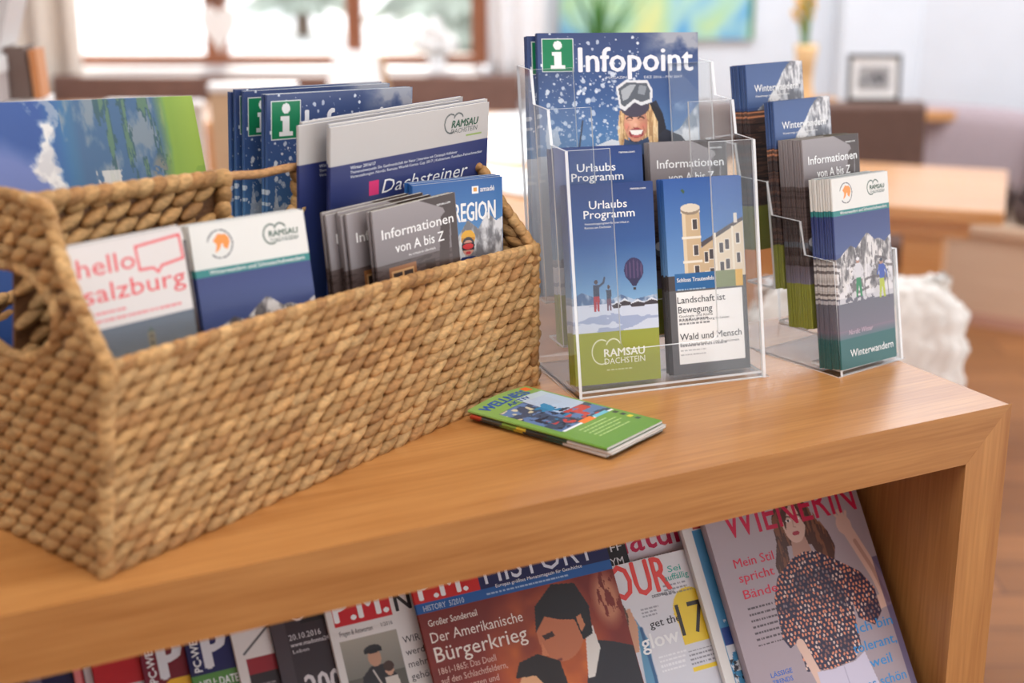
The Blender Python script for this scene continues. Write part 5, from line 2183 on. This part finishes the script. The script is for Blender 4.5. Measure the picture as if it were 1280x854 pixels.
# ------------------------------------------------------------------ leaflets
P_prog = Print('leaflet', *art_programme(), .0034)
P_info = Print('leaflet', *art_info(), .0034)
P_castle = Print('leaflet', *art_castle(), .0034)
P_white = Print('leaflet', *art_winter_white(), .0034)
P_blue = Print('leaflet', *art_winter_blue(), .0034)
P_city = Print('leaflet', *art_city(), .0034)
P_region = Print('leaflet', *art_region(), .0034)
P_town = Print('magazine', *art_town(), .004)
P_ip = Print('magazine', *art_infopoint(), .0046)
P_pan = Print('brochure', *art_panorama(), .004)
P_well = None


def at(P, x, y, z, yaw, tilt, w, h, roll=0.0, pivot_top=True):
    """pose with the copy scaled to its true size; roll turns it about its top edge"""
    if pivot_top and roll:
        x += math.cos(yaw) * h * math.sin(roll)
        y += math.sin(yaw) * h * math.sin(roll)
    return pose(x, y, z, yaw, tilt, roll) @ Matrix.Diagonal((w / P.w, 1, h / P.h, 1))


def fan(P, M, offs, front, behind, group, cat='leaflet', seed=1, jit=1.0):
    rng = random.Random(seed)
    for i, d in enumerate(offs):
        dx, dz = (0, 0) if i == 0 else (rng.uniform(-.0012, .0005) * jit, rng.uniform(-.0005, .0018) * jit)
        if isinstance(d, tuple):
            d, dx, dz = d
        P.put(M @ Matrix.Translation((dx, d, dz)) @ Matrix.Rotation(0 if i == 0 else rng.uniform(-.004, .004) * jit, 4, 'Y'), front if i == 0 else behind, group, cat)


# in the basket
G = 'red-titled city leaflets in the basket'
Mh = at(P_city, -.8754, .087, .012, .283, .15, .1088, .2412, .0136)
fan(P_city, Mh, [0, .0042], 'white leaflet with large red two-line title, front left in the basket', 'white leaflet hidden behind the red-titled one in the basket', G)
P_prog.put(Mh @ Matrix.Translation((.006, .0118, .007)), 'blue leaflet behind the red-titled one, nearest to it', 'blue leaflets at the left end of the basket')
P_info.put(Mh @ Matrix.Translation((.012, .0160, .009)), 'dark leaflet sticking up behind the red-titled leaflet in the basket', None)
P_blue.put(Mh @ Matrix.Translation((.010, .0215, .010)), 'blue and grey leaflet, farthest left of those behind the red-titled one', 'blue leaflets at the left end of the basket')
P_white.put(Mh @ Matrix.Translation((.016, .0262, .014)), 'white-topped leaflet, rearmost of those behind the red-titled one', None)
G = 'white-topped hiking leaflets in the basket'
fan(P_white, at(P_white, -.7523, .1385, .012, .18, .20, .1132, .2344, -.0027), [0, .0038, .0078, .012],
    'white-topped navy leaflet with orange emblem, next to the red-titled one', 'white-topped leaflet behind the front one with the orange emblem, in the basket', G, seed=3)
G = 'grey-brown information leaflets in the basket'
fan(P_info, at(P_info, -.5729, .2183, .012, .33, .07, .1097, .2179, .0264), [0, .0040, (.0150, -.018, .000), (.0188, -.022, -.001), (.0226, -.021, .002), (.0264, -.032, .001), (.0302, -.034, .003)],
    'grey-brown leaflet with white title and lit window, front right in the basket', 'grey-brown leaflet fanned out behind the front one in the basket', G, seed=4)
G = 'blue ski leaflets in the basket'
fan(P_region, at(P_region, -.4954, .2879, .012, .2, .06, .1154, .2193, -.0371), [0, .0040, (.0082, -.003, .002)],
    'blue ski leaflet with a child in a yellow helmet, right end of the basket', 'blue ski leaflet behind the one with the yellow helmet', G, seed=5)
G = 'white and navy town magazines in the basket'
fan(P_town, at(P_town, -.5475, .3324, .012, .34, -.07, .2194, .2895, .0104), [0, (.0046, .002, .002), (.0200, -.022, .001), (.0246, -.014, .003)],
    'white and navy magazine with a heart logo, foremost of its kind in the basket', 'white and navy magazine behind the foremost one in the basket', G, 'magazine', seed=6)
G = 'starry blue info magazines in the basket'
fan(P_ip, at(P_ip, -.5936, .3719, .012, .3, .0, .1888, .3091, -.0523), [0, .0052, (.0300, -.006, .001), .0352, (.0404, -.008, .002), (.0470, -.010, -.001)],
    'blue magazine with a green i square, foremost of its kind in the basket', 'blue magazine behind the foremost one with the green i square', G, 'magazine', seed=7)
P_pan.put(at(P_pan, -.8668, .2774, .030, .2126, .3832, .2799, .3200, -.0594, False), 'large brochure on its side with blue sky and green meadow, far left in basket', None, 'brochure')

# the small green booklet and two more under it, on the shelf
curlf = lambda x, z: -(.0016 + .0030 * np.clip(z - .09, 0, 1) / .08 * np.clip(1.25 - x / .095, 0, 1.2)) * 1.0
curl2 = lambda x, z: x * 0 + z * 0
cvw, txw = art_wellness()
P_well = Print('booklet', cvw, txw, .0030, lambda x, z: -.0035 * np.sin(np.clip(x / .095, 0, 1) * math.pi) * np.clip(z / .17, 0, 1) ** 2 + 0 * z)
A_, B_, C_, D_ = Vector((-.524, .217)), Vector((-.449, .257)), Vector((-.371, .110)), Vector((-.462, .048))
up2 = ((A_ + B_) / 2 - (C_ + D_) / 2)
mid = (C_ + D_) / 2
wy = math.atan2(up2.y, up2.x) - math.pi / 2


def lying(z, dx=0, dy=0, da=0.0, w=.096, h=.172, P=None):
    P = P or P_well
    return Matrix.Translation((mid.x + dx, mid.y + dy, TOP + z)) @ Matrix.Rotation(wy + da, 4, 'Z') @ Matrix.Rotation(-math.pi / 2, 4, 'X') @ Matrix.Diagonal((w / P.w, 1, h / P.h, 1))


G = 'booklets piled on the shelf'
P_well.put(lying(.0127), 'green booklet lying on top of the small pile on the shelf', G, 'booklet')
cvd = Canvas(95, 172, rgb(52, 56, 54))
for _i, (_y0, _y1, _c) in enumerate([(0, 14, rgb(190, 70, 50)), (14, 40, rgb(70, 74, 70)), (40, 58, rgb(120, 150, 60)), (58, 70, rgb(206, 180, 60)), (70, 96, rgb(44, 50, 52)), (96, 120, rgb(40, 70, 60))]):
    cvd.rect(0, _y0, 95, _y1, _c)
cvd.rect(0, 120, 95, 172, rgb(206, 200, 196))
P_dark = Print('booklet', cvd, [], .0034)
P_dark.put(lying(.0088, .003, -.003, .012, P=P_dark), 'dark multicoloured booklet in the middle of the small pile on the shelf', G, 'booklet')
P_dark.put(lying(.0050, .001, .001, -.02, P=P_dark), 'dark multicoloured booklet at the bottom of the small pile on the shelf', G, 'booklet')


# ------------------------------------------------------------------ acrylic leaflet holders
def notch_plate(m, W, H, x0, x1, zn, t=.0026):
    """front plate with a U-shaped notch, in the plane y=0, thickness towards +y"""
    r = .010
    pts = [(0, 0), (W, 0), (W, H), (x1, H)]
    for k in range(0, 7):
        a = -k * math.pi / 12
        pts.append((x1 - r + r * math.cos(a), zn + r + r * math.sin(a)))
    for k in range(0, 7):
        a = -math.pi / 2 - k * math.pi / 12
        pts.append((x0 + r + r * math.cos(a), zn + r + r * math.sin(a)))
    pts += [(x0, H), (0, H)]
    return pts, t


def holder(name, ox, oy, yaw, W, tiers, tau, dy, dz, H, nx0, nx1, zn, label, base_d, z0=.007):
    r = empty(name, Matrix.Translation((ox, oy, TOP)) @ Matrix.Rotation(yaw, 4, 'Z'), label, 'leaflet holder')
    mats = [ACR, ACRE]
    tt = math.tan(tau)
    t = .0032
    S = Matrix(((1, 0, 0, 0), (0, 1, tt, 0), (0, 0, 1, 0), (0, 0, 0, 1)))
    # side walls: one stepped sheet each
    for x in (0, W - t):
        m = MB()
        pts = [(0, 0)]
        for j in range(tiers):
            y0, zb = j * dy, z0 + j * dz
            zt = zb + H
            pts += [(y0 + zt * tt, zt), (y0 + dy + zt * tt - .004, zt)]
        yb = tiers * dy
        pts += [(yb + .004 + 0 * tt, 0)]
        # close along the rear slope
        rear = pts[-2]
        P3 = [(x, q[0], q[1]) for q in pts]
        m.prism(P3, (t, 0, 0), (1, 1, 1), 0, 1)
        m.build('side_wall', mats, r)
    for j in range(tiers):
        y0, zb = j * dy, z0 + j * dz
        m = MB()
        pts, _ = notch_plate(m, W - 2 * t - .0004, H, nx0, nx1, zn)
        P3 = []
        for (x, z) in pts:
            zz = zb + z if j else (z0 + z if z > 0 else .0012)
            P3.append((t + .0002 + x, y0 + zz * tt, zz))
        m.prism(P3, (0, t, 0), (1, 1, 1), 0, 1)
        m.build('front_plate', mats, r)
        m = MB()
        m.box((t + .0002, y0 + zb * tt + t, zb - .0026), (W - t - .0002, y0 + zb * tt + dy - .001, zb), (1, 1, 1), 0)
        fl = m.build('pocket_floor', mats, r)
        for pf in fl.data.polygons:
            if abs(pf.normal.z) < .5:
                pf.material_index = 1
    m = MB()
    yb = tiers * dy
    zt = z0 + (tiers - 1) * dz + H
    zb_ = z0 + (tiers - 1) * dz
    m.prism([(t, yb + zb_ * tt, zb_), (W - t, yb + zb_ * tt, zb_), (W - t, yb + zt * tt, zt), (t, yb + zt * tt, zt)], (0, t, 0), (1, 1, 1), 0, 1)
    m.build('back_plate', mats, r)
    m = MB()
    m.box((-.004, .0, 0.0003), (W + .004, base_d, .0011))
    bs = m.build('base_plate', mats, r)
    for pf in bs.data.polygons:
        if abs(pf.normal.z) < .5:
            pf.material_index = 1
    return r


holder('leaflet_holder', -.3965, .2217, -.139, .2224, 3, .19, .046, .036, .250, .048, .1635, .040,
       'tall clear acrylic holder with three wide tiers, in the middle of the shelf', .13)
holder('leaflet_holder', -.1035, .1515, .175, .1075, 4, .165, .046, .0364, .120, .012, .096, .050,
       'narrow clear acrylic holder with four tiers, at the right end of the shelf', .125)

# tall holder
G = 'programme leaflets in the tall holder'
fan(P_prog, at(P_prog, -.3390, .2316, .0078, -.155, .200, .0990, .2140, -.012), [0, .0038, .0076, .0114, .0152], 'blue programme leaflet with a balloon, in the front tier of the tall holder',
    'blue programme leaflet behind the front one, front tier of the tall holder', G, seed=11)
G = 'castle leaflets in the tall holder'
fan(P_castle, at(P_castle, -.2290, .2164, .0078, -.1477, .215, .0935, .2126, -.006), [0, .0038, .0076, .0114, .0152], 'leaflet with a castle tower under blue sky, front tier of the tall holder',
    'castle leaflet behind the front one in the tall holder', G, seed=12)
G = 'programme leaflets in the tall holder, middle tier'
fan(P_prog, at(P_prog, -.3300, .2720, .0400, -.165, .205, .1020, .2140, -.012), [0, .0038, .0076, .0114, .0152], 'blue programme leaflet with only its title showing, middle tier of the tall holder',
    'blue programme leaflet behind the one in the middle tier of the tall holder', G, seed=13)
G = 'information leaflets in the tall holder'
fan(P_info, at(P_info, -.2150, .2690, .0385, -.160, .205, .0940, .2130, -.008), [0, .0038, .0076, .0114], 'grey-brown information leaflet in the middle tier of the tall holder, right of the programme',
    'grey-brown information leaflet behind the front one in the tall holder', G, seed=14)
G = 'large blue magazines in the tall holder'
fan(P_ip, at(P_ip, -.2728, .3223, .0805, -.1600, .1716, .1920, .2880, -.026), [0, .0052, (.0110, -.007, -.002), (.0162, -.009, -.003)], 'large blue magazine with a laughing skier in goggles, at the back of the tall holder',
    'large blue magazine behind the laughing skier in the tall holder', G, 'magazine', seed=15)

# small holder
N2 = (-math.sin(.145), math.cos(.145))


def tier(P, j, n, front, behind, group, seed, w=.092):
    x, y, z = -.0549 + N2[0] * .046 * j, .1588 + N2[1] * .046 * j, .0078 + .0364 * j
    fan(P, at(P, x, y, z, .16, .166, w, .2110, -.012), [k * .0037 for k in range(n)], front, behind, group, seed=seed, jit=.5)


tier(P_white, 0, 9, 'white and teal winter hiking leaflet, in the lowest front tier of the small holder', 'white and teal winter hiking leaflet behind the front one in the small holder', 'white and teal leaflets in the small holder', 21)
tier(P_info, 1, 10, 'grey-brown information leaflet in the second tier of the small holder', 'grey-brown information leaflet behind the front one in the small holder', 'information leaflets in the small holder', 22)
tier(P_blue, 2, 4, 'blue winter hiking leaflet with a grey mountain, third tier of the small holder', 'blue winter hiking leaflet behind the front one, third tier of the small holder', 'blue hiking leaflets in the third tier', 23)
tier(P_blue, 3, 7, 'blue winter hiking leaflet with a grey mountain, topmost tier of the small holder', 'blue winter hiking leaflet behind the front one, topmost tier of the small holder', 'blue hiking leaflets in the topmost tier', 24)
